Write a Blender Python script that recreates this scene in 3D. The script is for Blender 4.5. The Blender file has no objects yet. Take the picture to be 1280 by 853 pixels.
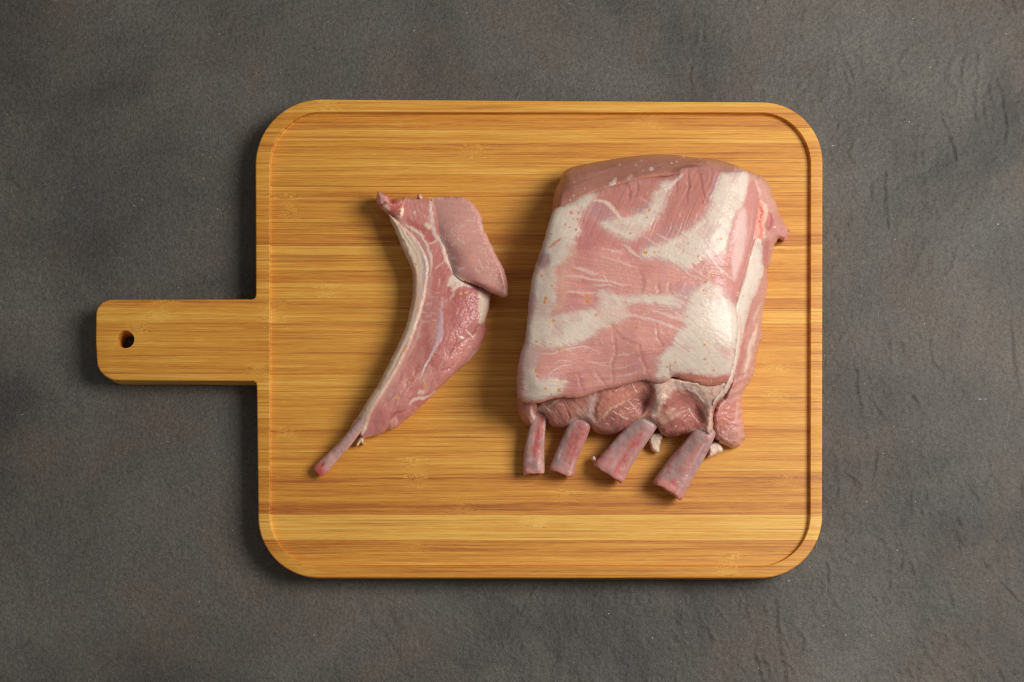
import bpy, bmesh, math
import numpy as np
from mathutils import Vector
from mathutils.geometry import delaunay_2d_cdt

# ------------------------------------------------------------------ camera, world, lamps, exposure
SC = bpy.context.scene
COL = SC.collection
PX = 0.0005                    # metres per photo pixel on the plane of the board's rim
Z_RIM = 0.018                  # top of the board above the table
Z_FLOOR = 0.0144               # floor of the board's recess
CAM_H = 1.0 + Z_RIM
U0, V0 = 640.0, 826.0          # the photo pixel straight below the lens

cam = bpy.data.cameras.new('camera')
cam.sensor_width = 36.0
cam.lens = 36.0 / (1280 * PX)
cam.shift_y = (V0 - 426.5) / 1280.0
cam.clip_start, cam.clip_end = 0.01, 20
cam_o = bpy.data.objects.new('camera', cam)
cam_o.location = (0, 0, CAM_H)
COL.objects.link(cam_o)
SC.camera = cam_o

world = bpy.data.worlds.new('World')
SC.world = world
world.use_nodes = True
bg = world.node_tree.nodes['Background']
bg.inputs['Color'].default_value = (1.0, 0.97, 0.93, 1)
bg.inputs['Strength'].default_value = 0.17


def area_lamp(name, loc, aim, size, power, color):
    l = bpy.data.lights.new(name, 'AREA')
    l.shape = 'RECTANGLE'
    l.size, l.size_y = size
    l.energy = power
    l.color = color
    o = bpy.data.objects.new(name, l)
    o.location = loc
    o.rotation_euler = (Vector(aim) - Vector(loc)).to_track_quat('-Z', 'Y').to_euler()
    COL.objects.link(o)
    return o


area_lamp('softbox_lamp', (0.78, 0.34, 0.92), (0.03, 0.2, 0.02), (0.56, 0.56), 14.4, (1.0, 0.965, 0.92))
SC.view_settings.view_transform = 'Standard'
SC.view_settings.look = 'None'
SC.view_settings.exposure = 0.0
SC.view_settings.gamma = 1.0
SC.view_settings.use_curve_mapping = False
SC.render.film_transparent = False
SC.cycles.filter_width = 1.1


# ------------------------------------------------------------------ numeric helpers
def P(u, v, h=0.0, z0=Z_FLOOR):
    """photo pixel + height (in photo pixels above z0) -> a real point in metres"""
    u, v, h = np.broadcast_arrays(np.asarray(u, float), np.asarray(v, float), np.asarray(h, float))
    z = z0 + h * PX
    s = (CAM_H - z) * PX / (CAM_H - Z_RIM)
    return np.stack([(u - U0) * s, (V0 - v) * s, z], -1)


def srgb(r, g, b):
    c = np.array([r, g, b], float) / 255.0
    return np.where(c <= 0.04045, c / 12.92, ((c + 0.055) / 1.055) ** 2.4)


def _hash(ix, iy, seed):
    n = (ix.astype(np.int64) * 374761393 + iy.astype(np.int64) * 668265263 + seed * 1274126177) & 0xFFFFFFFF
    n = ((n ^ (n >> 13)) * 1274126177) & 0xFFFFFFFF
    n = (n ^ (n >> 16)) & 0xFFFFFFFF
    return (n & 0xFFFF) / 32767.5 - 1.0


def vnoise(x, y, seed=0):
    ix, iy = np.floor(x), np.floor(y)
    fx, fy = x - ix, y - iy
    fx = fx * fx * fx * (fx * (fx * 6 - 15) + 10)
    fy = fy * fy * fy * (fy * (fy * 6 - 15) + 10)
    a, b = _hash(ix, iy, seed), _hash(ix + 1, iy, seed)
    c, d = _hash(ix, iy + 1, seed), _hash(ix + 1, iy + 1, seed)
    return (a + (b - a) * fx) * (1 - fy) + (c + (d - c) * fx) * fy


def fbm(x, y, seed=0, oct=4, gain=0.5):
    s, amp, tot = 0.0, 1.0, 0.0
    for k in range(oct):
        c, sn = math.cos(0.6 + k), math.sin(0.6 + k)
        s = s + amp * vnoise((c * x - sn * y) * 2 ** k + 17.3 * k, (sn * x + c * y) * 2 ** k - 9.1 * k, seed + 31 * k)
        tot += amp
        amp *= gain
    return s / tot


def smooth(a, b, x):
    t = np.clip((x - a) / (b - a), 0, 1)
    return t * t * (3 - 2 * t)


def chaikin(p, n=2, closed=True):
    p = np.asarray(p, float)
    for _ in range(n):
        q = np.roll(p, -1, 0) if closed else p[1:]
        a = p if closed else p[:-1]
        r = np.empty((2 * len(a), p.shape[1]))
        r[0::2], r[1::2] = 0.75 * a + 0.25 * q, 0.25 * a + 0.75 * q
        p = r if closed else np.vstack([p[:1], r, p[-1:]])
    return p


def seg_dist(x, y, p, closed=True, wid=None):
    """distance to a polyline, and for open lines also the width interpolated along it"""
    q = np.roll(p, -1, 0) if closed else p[1:]
    a = p if closed else p[:-1]
    best = np.full(x.shape, 1e9)
    wout = np.zeros(x.shape)
    for k in range(len(a)):
        ax, ay = a[k, :2]
        dx, dy = q[k, 0] - ax, q[k, 1] - ay
        L = dx * dx + dy * dy + 1e-12
        t = np.clip(((x - ax) * dx + (y - ay) * dy) / L, 0, 1)
        d = np.hypot(x - ax - t * dx, y - ay - t * dy)
        if wid is not None:
            w = wid[k] + (wid[k + 1] - wid[k]) * t
            d = d - w
        m = d < best
        best = np.where(m, d, best)
    return best


def sdf(x, y, poly):
    d = seg_dist(x, y, poly)
    ins = np.zeros(x.shape, bool)
    q = np.roll(poly, -1, 0)
    for (ax, ay), (bx, by) in zip(poly, q):
        if ay == by:
            continue
        c = ((ay > y) != (by > y)) & (x < (bx - ax) * (y - ay) / (by - ay) + ax)
        ins ^= c
    return np.where(ins, -d, d)


def tps(ctrl):
    """thin plate spline through (u, v, h) points"""
    c = np.asarray(ctrl, float)
    n = len(c)

    def U(r2):
        return r2 * np.log(r2 + 1e-9)
    xy = c[:, :2] / 100.0
    K = U(((xy[:, None] - xy[None]) ** 2).sum(-1)) + 0.004 * np.eye(n)
    Q = np.hstack([np.ones((n, 1)), xy])
    A = np.block([[K, Q], [Q.T, np.zeros((3, 3))]])
    w = np.linalg.solve(A, np.concatenate([c[:, 2], np.zeros(3)]))

    def f(u, v):
        x, y = u / 100.0, v / 100.0
        s = w[n] + w[n + 1] * x + w[n + 2] * y
        for k in range(n):
            s = s + w[k] * U((x - xy[k, 0]) ** 2 + (y - xy[k, 1]) ** 2)
        return s
    return f


class Paint:
    """colour, relief and gloss carried by the surface itself"""

    def __init__(self, u, v, base, seed=1, warp=1.0):
        self.u, self.v, self.seed = u, v, seed
        self.x = u + warp * (1.7 * fbm(u / 11, v / 11, seed, 3) + 1.1 * fbm(u / 3.2, v / 3.2, seed + 5, 3))
        self.y = v + warp * (1.7 * fbm(u / 11, v / 11, seed + 11, 3) + 1.1 * fbm(u / 3.2, v / 3.2, seed + 17, 3))
        self.c = np.tile(np.asarray(base, float), (len(u), 1))
        self.h = np.zeros(len(u))
        self.g = np.zeros(len(u))

    def mix(self, m, col, h=0.0, g=0.0):
        m = np.clip(m, 0, 1)
        if col is not None:
            self.c += (np.asarray(col) - self.c) * m[:, None]
        self.h += h * m
        self.g += g * m
        return m

    def _box(self, pts, pad):
        return np.nonzero((self.u > pts[:, 0].min() - pad) & (self.u < pts[:, 0].max() + pad) &
                          (self.v > pts[:, 1].min() - pad) & (self.v < pts[:, 1].max() + pad))[0]

    def poly(self, pts, col, soft=2.0, op=1.0, h=0.0, g=0.0, rag=0.0, thin=0.0):
        p = chaikin(pts, 2)
        m = np.zeros(len(self.u))
        i = self._box(p, soft * 2 + 8)
        if len(i):
            d = sdf(self.x[i], self.y[i], p)
            if rag:
                d = d + rag * fbm(self.u[i] / 5, self.v[i] / 5, self.seed + 71, 4)
            m[i] = smooth(soft, -soft, d) * op
            if thin:
                m[i] *= np.clip(1 - thin * smooth(0.0, 0.6, fbm(self.u[i] / 9, self.v[i] / 9, self.seed + 77, 4)) - thin * smooth(-7, 0, d), 0, 1)
        return self.mix(m, col, h, g)

    def fat(self, pts, col, ang=20, h=1.2, op=1.0, veil=0.55):
        p = chaikin(pts, 2)
        i = self._box(p, 30)
        if not len(i):
            return
        a = math.radians(ang)
        u, v = self.u[i], self.v[i]
        st = fbm((u * math.cos(a) + v * math.sin(a)) / 15, (-u * math.sin(a) + v * math.cos(a)) / 1.7, self.seed + 401, 3)
        d = sdf(self.x[i], self.y[i], p) + 2.6 * st + 2.2 * fbm(u / 6, v / 6, self.seed + 71, 4)
        m = np.zeros(len(self.u))
        m[i] = smooth(11, -7, d + 3 * fbm(u / 12, v / 12, self.seed + 405, 3)) * veil
        self.mix(m, srgb(206, 172, 166))
        m2 = np.zeros(len(self.u))
        body = smooth(4.0, -5.0, d) * op
        body *= 1 - 0.38 * smooth(0.05, 0.6, fbm(u / 16, v / 16, self.seed + 409, 2)) - 0.16 * smooth(0.0, 0.5, st)
        m2[i] = np.clip(body, 0, 1)
        self.h *= 1 - 0.55 * m2
        self.g += 0.5 * m2
        self.mix(m2, col, h)

    def line(self, pts, col, w=1.5, soft=1.0, op=1.0, h=0.0, g=0.0, dash=0.0, taper=True):
        p = np.asarray(pts, float)
        wid = p[:, 2].copy() if p.shape[1] > 2 else np.full(len(p), w)
        if taper and p.shape[1] == 2 and len(p) > 2:
            wid[0] *= 0.3
            wid[-1] *= 0.3
        pw = chaikin(np.column_stack([p[:, :2], wid]), 2, False)
        m = np.zeros(len(self.u))
        i = self._box(pw, 12 + w)
        if len(i):
            d = seg_dist(self.x[i], self.y[i], pw, False, pw[:, 2])
            mm = smooth(soft, -soft, d) * op
            if dash:
                mm = mm * smooth(-dash, dash, fbm(self.u[i] / 2.6, self.v[i] / 2.6, self.seed + 91, 2) + 0.05)
            m[i] = mm
        return self.mix(m, col, h, g)

    def spots(self, pts, col, r=1.4, op=0.9, h=0.15):
        for k, q in enumerate(pts):
            rr = q[2] if len(q) > 2 else r
            i = np.nonzero((abs(self.u - q[0]) < 6) & (abs(self.v - q[1]) < 6))[0]
            if len(i):
                m = np.zeros(len(self.u))
                d = np.hypot((self.u[i] - q[0]) * (0.8 + 0.4 * ((k * 37) % 10) / 10), self.v[i] - q[1])
                d = d + 0.6 * fbm(self.u[i] / 1.5, self.v[i] / 1.5, self.seed + 3, 2)
                m[i] = smooth(rr + 0.5, rr - 0.6, d) * op
                self.mix(m, col, h)

    def fibre(self, ang, along, across, amp_c, amp_h, mask=None, seed=0, tint=(1, 1, 1)):
        a = math.radians(ang)
        s = (self.x * math.cos(a) + self.y * math.sin(a)) / along
        t = (-self.x * math.sin(a) + self.y * math.cos(a)) / across
        n = fbm(s, t, self.seed + 200 + seed, 3)
        if mask is not None:
            n = n * mask
        self.c *= 1 + amp_c * n[:, None] * np.asarray(tint)
        self.h += amp_h * n

    def mottle(self, size, amp, seed=0, tint=(0.7, 1.1, 1.1)):
        n = fbm(self.u / size, self.v / size, self.seed + 300 + seed, 4)
        self.c *= 1 + amp * n[:, None] * np.asarray(tint)


def mesh_from(name, verts, faces, mats, parent, cols=None, gloss=None, smooth_on=True):
    me = bpy.data.meshes.new(name)
    me.from_pydata(np.asarray(verts).tolist(), [], faces)
    if cols is not None:
        at = me.color_attributes.new('Col', 'FLOAT_COLOR', 'POINT')
        c4 = np.ones((len(verts), 4), np.float32)
        c4[:, :3] = np.clip(cols, 0.001, 0.95)
        at.data.foreach_set('color', c4.ravel())
    if gloss is not None:
        at = me.attributes.new('gloss', 'FLOAT', 'POINT')
        at.data.foreach_set('value', np.asarray(gloss, np.float32))
    me.validate()
    for m in (mats if isinstance(mats, (list, tuple)) else [mats]):
        me.materials.append(m)
    if smooth_on:
        me.polygons.foreach_set('use_smooth', np.ones(len(me.polygons), bool))
    o = bpy.data.objects.new(name, me)
    COL.objects.link(o)
    if parent is not None:
        o.parent = parent
        o.matrix_parent_inverse = parent.matrix_world.inverted()
    return o


def thing(name, loc, label, cat):
    o = bpy.data.objects.new(name, None)
    o.empty_display_size = 0.02
    COL.objects.link(o)
    o.location = loc
    o['label'], o['category'] = label, cat
    bpy.context.view_layer.update()
    return o


def slab(name, outline, hfun, paint, parent, mat, step=0.9, edge=0.55, rnd=16, base=0.3, under=5.0, n_chaikin=2, seed=1,
         rough_edge=0.0, relief=0.5):
    """a solid lump of flesh: a dense skin inside the outline, rounded edges, walls down to what it rests on"""
    poly = chaikin(outline, n_chaikin)
    if rough_edge:
        pl = np.vstack([poly, poly[:1]])
        L = np.r_[0, np.cumsum(np.hypot(*np.diff(pl, axis=0).T))]
        s = np.linspace(0, L[-1], int(L[-1] / 1.0), endpoint=False)
        poly = np.column_stack([np.interp(s, L, pl[:, 0]), np.interp(s, L, pl[:, 1])])
        poly = poly + rough_edge * np.column_stack([fbm(poly[:, 0] / 5, poly[:, 1] / 5, seed + 7, 3), fbm(poly[:, 0] / 5, poly[:, 1] / 5, seed + 9, 3)])
    lo, hi = poly.min(0) - 2 * step, poly.max(0) + 2 * step
    gx, gy = np.arange(lo[0], hi[0] + step, step), np.arange(lo[1], hi[1] + step, step)
    GX, GY = np.meshgrid(gx, gy)
    D = sdf(GX, GY, poly)
    gyv, gxv = np.gradient(D, step)
    gl = np.hypot(gxv, gyv) + 1e-9
    nx, ny = gxv / gl, gyv / gl
    ins = D < 0
    R, C = GX.shape
    cell = ins[:-1, :-1] | ins[1:, :-1] | ins[:-1, 1:] | ins[1:, 1:]
    out = ~ins
    GX = np.where(out, GX - D * nx, GX)
    GY = np.where(out, GY - D * ny, GY)
    D = np.where(out, 0.0, D)
    idx = np.arange(R * C).reshape(R, C)
    f = np.stack([idx[:-1, :-1], idx[1:, :-1], idx[1:, 1:], idx[:-1, 1:]], -1)[cell]
    used = np.unique(f)
    remap = -np.ones(R * C, int)
    remap[used] = np.arange(len(used))
    f = remap[f]
    u, v, d = GX.ravel()[used], GY.ravel()[used], -D.ravel()[used]
    nxs, nys = nx.ravel()[used], ny.ravel()[used]
    p = paint(u, v)
    t = np.clip(d / rnd, 0, 1)
    if callable(edge):
        edge = edge(u, v)
    prof = edge + (1 - edge) * np.sqrt(np.clip(1 - (1 - t) ** 2, 0, 1))
    top = hfun(u, v)
    h = base + np.maximum((top - base) * prof, 0.5) + relief * p.h * smooth(0, 3, d)
    W = P(u, v, h)
    # border loop(s)
    e = np.concatenate([f[:, [0, 1]], f[:, [1, 2]], f[:, [2, 3]], f[:, [3, 0]]])
    key = {}
    for a, b in e.tolist():
        key[(a, b)] = 1
    nxt = {}
    for (a, b) in key:
        if (b, a) not in key:
            nxt.setdefault(a, []).append(b)
    verts = [W]
    cols, gls = [p.c], [p.g]
    faces = f.tolist()
    n0 = len(W)
    while nxt:
        a0 = next(iter(nxt))
        loop = [a0]
        cur = a0
        while True:
            ns = nxt.get(cur)
            if not ns:
                break
            b = ns.pop()
            if not ns:
                del nxt[cur]
            if b == a0:
                break
            loop.append(b)
            cur = b
        if len(loop) < 8:
            continue
        li = np.array(loop)
        n2 = np.column_stack([nxs[li], -nys[li]])
        n2 = n2 / (np.linalg.norm(n2, axis=1, keepdims=True) + 1e-9)
        for _ in range(4):
            n2 = (n2 + np.roll(n2, 1, 0) + np.roll(n2, -1, 0)) / 3
        eW, eH = W[li], h[li]
        toN = -eW[:, :2]
        dist = np.linalg.norm(toN, axis=1)
        south = np.maximum((n2 * toN).sum(1) / (dist + 1e-9), 0)
        prev = li
        K = 7
        for k in range(1, K + 1):
            tt = k / K
            hz = base + (eH - base) * (1 - tt)
            z = Z_FLOOR + hz * PX
            dz = eW[:, 2] - z
            inset = under * PX * (tt ** 2.2) + south * dist * dz / (CAM_H - z) * 1.02 + 0.25 * PX * tt
            ring = np.column_stack([eW[:, :2] - n2 * inset[:, None], z])
            ids = n0 + np.arange(len(li))
            verts.append(ring)
            cols.append(p.c[li])
            gls.append(p.g[li])
            n0 += len(li)
            m = len(li)
            pr, idn = np.asarray(prev), ids
            q = np.stack([np.roll(pr, -1), pr, idn, np.roll(idn, -1)], -1)
            faces += q.tolist()
            prev = ids
        pts = ring[::2]
        res = delaunay_2d_cdt([Vector((a_, b_)) for a_, b_ in (pts[:, :2] / PX).tolist()], [], [list(range(len(pts)))], 1, 1e-5)
        bv = np.array([tuple(q_) for q_ in res[0]]) * PX
        verts.append(np.column_stack([bv, np.full(len(bv), ring[:, 2].mean())]))
        cols.append(np.tile(p.c[li].mean(0), (len(bv), 1)))
        gls.append(np.zeros(len(bv)))
        faces += [[n0 + i_ for i_ in t_] for t_ in res[2]]
        n0 += len(bv)
    return mesh_from(name, np.vstack(verts), faces, mat, parent, np.vstack(cols), np.concatenate(gls))


def bone(name, path, colfun, parent, mat, nu=60, nv=40, flat=0.72, seed=3, end_slant=0.0, ragged=0.0):
    """path rows: u, v, height of the axis, half width (photo pixels)"""
    pth = chaikin(path, 3, False)
    seg = np.r_[0, np.cumsum(np.hypot(*np.diff(pth[:, :2], axis=0).T))]
    s = np.linspace(0, seg[-1], nu)
    c = np.column_stack([np.interp(s, seg, pth[:, k]) for k in range(4)])
    tg = np.gradient(c[:, :2], axis=0)
    tg /= np.linalg.norm(tg, axis=1, keepdims=True)
    sd = np.column_stack([-tg[:, 1], tg[:, 0]])
    th = np.linspace(0, 2 * np.pi, nv, endpoint=False)
    S, T = np.meshgrid(s / seg[-1], th, indexing='ij')
    lat, ver = np.cos(T), np.sin(T)
    # a rib is flatter than round
    lat = np.sign(lat) * np.abs(lat) ** 0.7
    ver = np.sign(ver) * np.abs(ver) ** 0.7
    w = (c[:, 3] * (1 - 0.05 * smooth(0.97, 1.0, s / seg[-1])))[:, None]
    uu = c[:, 0][:, None] + sd[:, 0][:, None] * lat * w
    vv = c[:, 1][:, None] + sd[:, 1][:, None] * lat * w
    lump = 0.9 * fbm(uu / 8, vv / 8, seed, 3) + 0.35 * fbm(uu / 2, vv / 2, seed + 4, 3)
    hh = c[:, 2][:, None] + ver * w * flat + lump
    # cut end: slanted, a little ragged
    k_end = smooth(0.80, 1.0, S)
    rg = end_slant * lat * w + ragged * fbm(T * 2.2, T * 0 + seed, seed, 3)
    uu = uu + tg[:, 0][:, None] * k_end * rg
    vv = vv + tg[:, 1][:, None] * k_end * rg
    hh = np.maximum(hh, 0.3)
    col, rel = colfun(S, lat, uu, vv)
    hh = hh + rel * (ver > 0)
    W = P(uu, vv, hh).reshape(-1, 3)
    cc = col.reshape(-1, 3)
    ids = np.arange(nu * nv).reshape(nu, nv)
    A, B = ids[:-1], ids[1:]
    f = np.stack([A, np.roll(A, -1, 1), np.roll(B, -1, 1), B], -1).reshape(-1, 4).tolist()
    verts, cols = [W], [cc]
    n0 = len(W)
    # end faces: rings shrinking to a dished centre
    for row, outward in ((nu - 1, 1), (0, -1)):
        prev = ids[row]
        cen = W[prev].mean(0)
        tdir = np.array([tg[row, 0], -tg[row, 1], 0]) * outward * PX
        for r_, push in ((0.965, 0.5), (0.86, 0.8), (0.6, 0.2), (0.3, -0.5)):
            ring = cen + (W[ids[row]] - cen) * r_ + tdir * push
            verts.append(ring)
            rc = cols[0][ids[row]] * 0.75 + 0.25 * srgb(205, 120, 112)
            cols.append(rc)
            new = n0 + np.arange(nv)
            n0 += nv
            q = np.stack([prev, np.roll(prev, -1), np.roll(new, -1), new], -1)
            if outward < 0:
                q = q[:, ::-1]
            f += q.tolist()
            prev = new
        f.append(prev.tolist() if outward > 0 else prev[::-1].tolist())
    V, Cc = np.vstack(verts), np.vstack(cols)
    return mesh_from(name, V, f, mat, parent, Cc, np.zeros(len(V)))


# ------------------------------------------------------------------ materials
class NT:
    def __init__(self, name):
        self.m = bpy.data.materials.new(name)
        self.m.use_nodes = True
        self.t = self.m.node_tree
        self.t.nodes.clear()
        self.out = self.t.nodes.new('ShaderNodeOutputMaterial')
        self.b = self.t.nodes.new('ShaderNodeBsdfPrincipled')
        self.t.links.new(self.b.outputs[0], self.out.inputs[0])

    def n(self, kind, **kw):
        nd = self.t.nodes.new('ShaderNode' + kind)
        for k, v in kw.items():
            setattr(nd, k, v)
        return nd

    def l(self, a, b):
        self.t.links.new(a, b)

    def val(self, x, sock):
        if hasattr(x, 'is_linked') or isinstance(x, bpy.types.NodeSocket):
            self.l(x, sock)
        else:
            sock.default_value = x

    def math(self, op, a, b=0.0, c=0.0, clamp=False):
        nd = self.n('Math', operation=op)
        nd.use_clamp = clamp
        for k, x in enumerate((a, b, c)):
            self.val(x, nd.inputs[k])
        return nd.outputs[0]

    def noise(self, vec, scale=1.0, detail=4.0, rough=0.55, dist=0.0):
        nd = self.n('TexNoise')
        self.l(vec, nd.inputs['Vector'])
        nd.inputs['Scale'].default_value = scale
        nd.inputs['Detail'].default_value = detail
        nd.inputs['Roughness'].default_value = rough
        nd.inputs['Distortion'].default_value = dist
        return nd.outputs[0]

    def scaled(self, vec, s, off=None):
        nd = self.n('VectorMath', operation='MULTIPLY')
        self.l(vec, nd.inputs[0])
        nd.inputs[1].default_value = s
        r = nd.outputs[0]
        if off is not None:
            ad = self.n('VectorMath', operation='ADD')
            self.l(r, ad.inputs[0])
            self.l(off, ad.inputs[1])
            r = ad.outputs[0]
        return r

    def ramp(self, f, stops):
        nd = self.n('ValToRGB')
        self.l(f, nd.inputs[0])
        el = nd.color_ramp.elements
        while len(el) < len(stops):
            el.new(0.5)
        for e, (p, c) in zip(el, stops):
            e.position = p
            e.color = (*c, 1) if len(c) == 3 else c
        return nd.outputs[0]

    def mixc(self, f, a, b, mode='MIX'):
        nd = self.n('Mix', data_type='RGBA', blend_type=mode)
        self.val(f, nd.inputs[0])
        for x, s in ((a, nd.inputs[6]), (b, nd.inputs[7])):
            if isinstance(x, (tuple, list, np.ndarray)):
                s.default_value = (*[float(q) for q in x[:3]], 1)
            else:
                self.l(x, s)
        return nd.outputs[2]

    def bump(self, h, dist, strength=1.0, prev=None):
        nd = self.n('Bump')
        nd.inputs['Distance'].default_value = dist
        nd.inputs['Strength'].default_value = strength
        self.l(h, nd.inputs['Height'])
        if prev is not None:
            self.l(prev, nd.inputs['Normal'])
        return nd.outputs[0]

    def set(self, **kw):
        for k, v in kw.items():
            s = self.b.inputs[k.replace('_', ' ')]
            if isinstance(v, bpy.types.NodeSocket):
                self.l(v, s)
            else:
                s.default_value = v


def flesh_material(name, rough=0.42, coat=0.25, sss=0.25, bump=0.00018):
    k = NT(name)
    at = k.n('Attribute', attribute_name='Col')
    gl = k.n('Attribute', attribute_name='gloss')
    geo = k.n('NewGeometry')
    pos = geo.outputs['Position']
    n1 = k.noise(pos, 900, 3, 0.6)
    n2 = k.noise(pos, 2600, 2, 0.6)
    n3 = k.noise(pos, 260, 3, 0.55)
    col = k.mixc(k.math('MULTIPLY', n1, 0.5), at.outputs['Color'], at.outputs['Color'], 'MULTIPLY')
    tint = k.ramp(n1, [(0.3, (0.93, 0.92, 0.92)), (0.7, (1.05, 1.05, 1.05))])
    col = k.mixc(1.0, at.outputs['Color'], tint, 'MULTIPLY')
    k.set(Base_Color=col)
    r = k.math('ADD', k.math('MULTIPLY_ADD', n3, 0.22, rough - 0.11), k.math('MULTIPLY', gl.outputs['Fac'], 0.06))
    k.set(Roughness=r, Specular_IOR_Level=0.28, Coat_Weight=coat, Coat_Roughness=0.09)
    k.b.inputs['Subsurface Weight'].default_value = sss
    k.b.inputs['Subsurface Radius'].default_value = (1.0, 0.42, 0.32)
    k.b.inputs['Subsurface Scale'].default_value = 0.0022
    calm = k.math('MULTIPLY_ADD', gl.outputs['Fac'], -0.7, 1.0, clamp=True)
    b1 = k.bump(k.math('MULTIPLY', n1, calm), bump, 0.8)
    b2 = k.bump(k.math('MULTIPLY', n2, calm), bump * 0.45, 0.8, b1)
    b3 = k.bump(n3, bump * 2.2, 0.8, b2)
    k.l(b3, k.b.inputs['Normal'])
    n4 = k.noise(pos, 480, 2, 0.5)
    k.l(k.bump(n4, bump * 3.0, 0.9, b3), k.b.inputs['Coat Normal'])
    return k.m


M_FLESH = flesh_material('raw_meat', 0.44, 0.35, 0.3, 0.00011)
M_CUT = flesh_material('cut_meat', 0.45, 0.35, 0.3, 0.00013)
M_FAT = flesh_material('raw_fat', 0.48, 0.25, 0.3, 0.00007)
M_BONE = flesh_material('rib_bone', 0.45, 0.3, 0.25, 0.00014)


def bamboo_material():
    k = NT('bamboo')
    tc = k.n('TexCoord')
    pos = tc.outputs['Object']

    def prop(nm):
        a = k.n('Attribute', attribute_name=nm, attribute_type='OBJECT')
        return a.outputs['Fac']
    tone, knot, seed, knot2 = prop('tone'), prop('knot'), prop('seed'), prop('knot2')
    sx = k.n('SeparateXYZ')
    k.l(pos, sx.inputs[0])
    off = k.n('CombineXYZ')
    k.l(k.math('MULTIPLY', seed, 3.7), off.inputs[0])
    k.l(k.math('MULTIPLY', seed, 11.3), off.inputs[1])
    k.l(k.math('MULTIPLY', seed, 5.1), off.inputs[2])
    offs = off.outputs[0]

    # the node (a ring of the cane): grain swirls and pales there
    def node_mask(kx):
        wob = k.math('MULTIPLY_ADD', k.noise(k.scaled(pos, (60, 260, 60), offs), 1, 2), 0.012, -0.006)
        d = k.math('ADD', k.math('SUBTRACT', sx.outputs[0], kx), wob)
        q = k.math('DIVIDE', d, 0.0075)
        return k.math('POWER', 2.718, k.math('MULTIPLY', k.math('MULTIPLY', q, q), -1.0))
    nm = k.math('MAXIMUM', node_mask(knot), node_mask(knot2))
    swirl = k.noise(k.scaled(pos, (260, 420, 260), offs), 1, 3, 0.6)
    dy = k.math('MULTIPLY', k.math('MULTIPLY_ADD', swirl, 0.010, -0.005), nm)
    wav = k.math('MULTIPLY_ADD', k.noise(k.scaled(pos, (14, 30, 14), offs), 1, 2), 0.0016, -0.0008)
    cb = k.n('CombineXYZ')
    k.l(sx.outputs[0], cb.inputs[0])
    k.l(k.math('ADD', k.math('ADD', sx.outputs[1], dy), wav), cb.inputs[1])
    k.l(sx.outputs[2], cb.inputs[2])
    q = cb.outputs[0]
    f1 = k.noise(k.scaled(q, (16, 1050, 300), offs), 1, 3, 0.7)
    f2 = k.noise(k.scaled(q, (9, 420, 120), offs), 1, 3, 0.65)
    f3 = k.noise(k.scaled(q, (4.5, 150, 60), offs), 1, 2, 0.5)
    f4 = k.noise(k.scaled(q, (130, 1700, 300), offs), 1, 2, 0.6)
    g = k.math('ADD', k.math('MULTIPLY', f1, 0.40), k.math('MULTIPLY', f2, 0.40))
    g = k.math('ADD', g, k.math('MULTIPLY', f3, 0.20))
    g = k.math('ADD', g, k.math('MULTIPLY_ADD', f4, 0.22, -0.11))
    g = k.math('MULTIPLY_ADD', k.math('SUBTRACT', g, 0.5), 2.0, 0.5)
    g = k.math('ADD', g, k.math('MULTIPLY', k.math('SUBTRACT', tone, 0.5), 0.68))
    g = k.math('ADD', g, k.math('MULTIPLY', nm, 0.10), clamp=True)
    col = k.ramp(g, [(0.12, srgb(170, 96, 24)), (0.36, srgb(202, 131, 38)), (0.58, srgb(219, 154, 54)), (0.85, srgb(235, 184, 84))])
    # dark pencil lines and pale torn fibres
    ln = k.ramp(k.noise(k.scaled(q, (7, 800, 200), offs), 1, 2, 0.6), [(0.33, (1, 1, 1)), (0.42, (0, 0, 0))])
    col = k.mixc(k.math('MULTIPLY', ln, 0.5), col, srgb(146, 76, 20))
    pr = k.ramp(k.noise(k.scaled(q, (190, 2300, 400), offs), 1, 1, 0.5), [(0.70, (0, 0, 0)), (0.78, (1, 1, 1))])
    pm = k.ramp(k.noise(k.scaled(pos, (9, 130, 30), offs), 1, 1), [(0.56, (0, 0, 0)), (0.66, (1, 1, 1))])
    col = k.mixc(k.math('MULTIPLY', k.math('MULTIPLY', pr, pm), 0.55), col, srgb(240, 200, 135))
    k.set(Base_Color=col, Specular_IOR_Level=0.6)
    k.set(Roughness=k.math('MULTIPLY_ADD', f2, 0.16, 0.46))
    b = k.bump(f1, 0.00022, 0.6)
    b = k.bump(f4, 0.00012, 0.6, b)
    k.l(b, k.b.inputs['Normal'])
    return k.m


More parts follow.
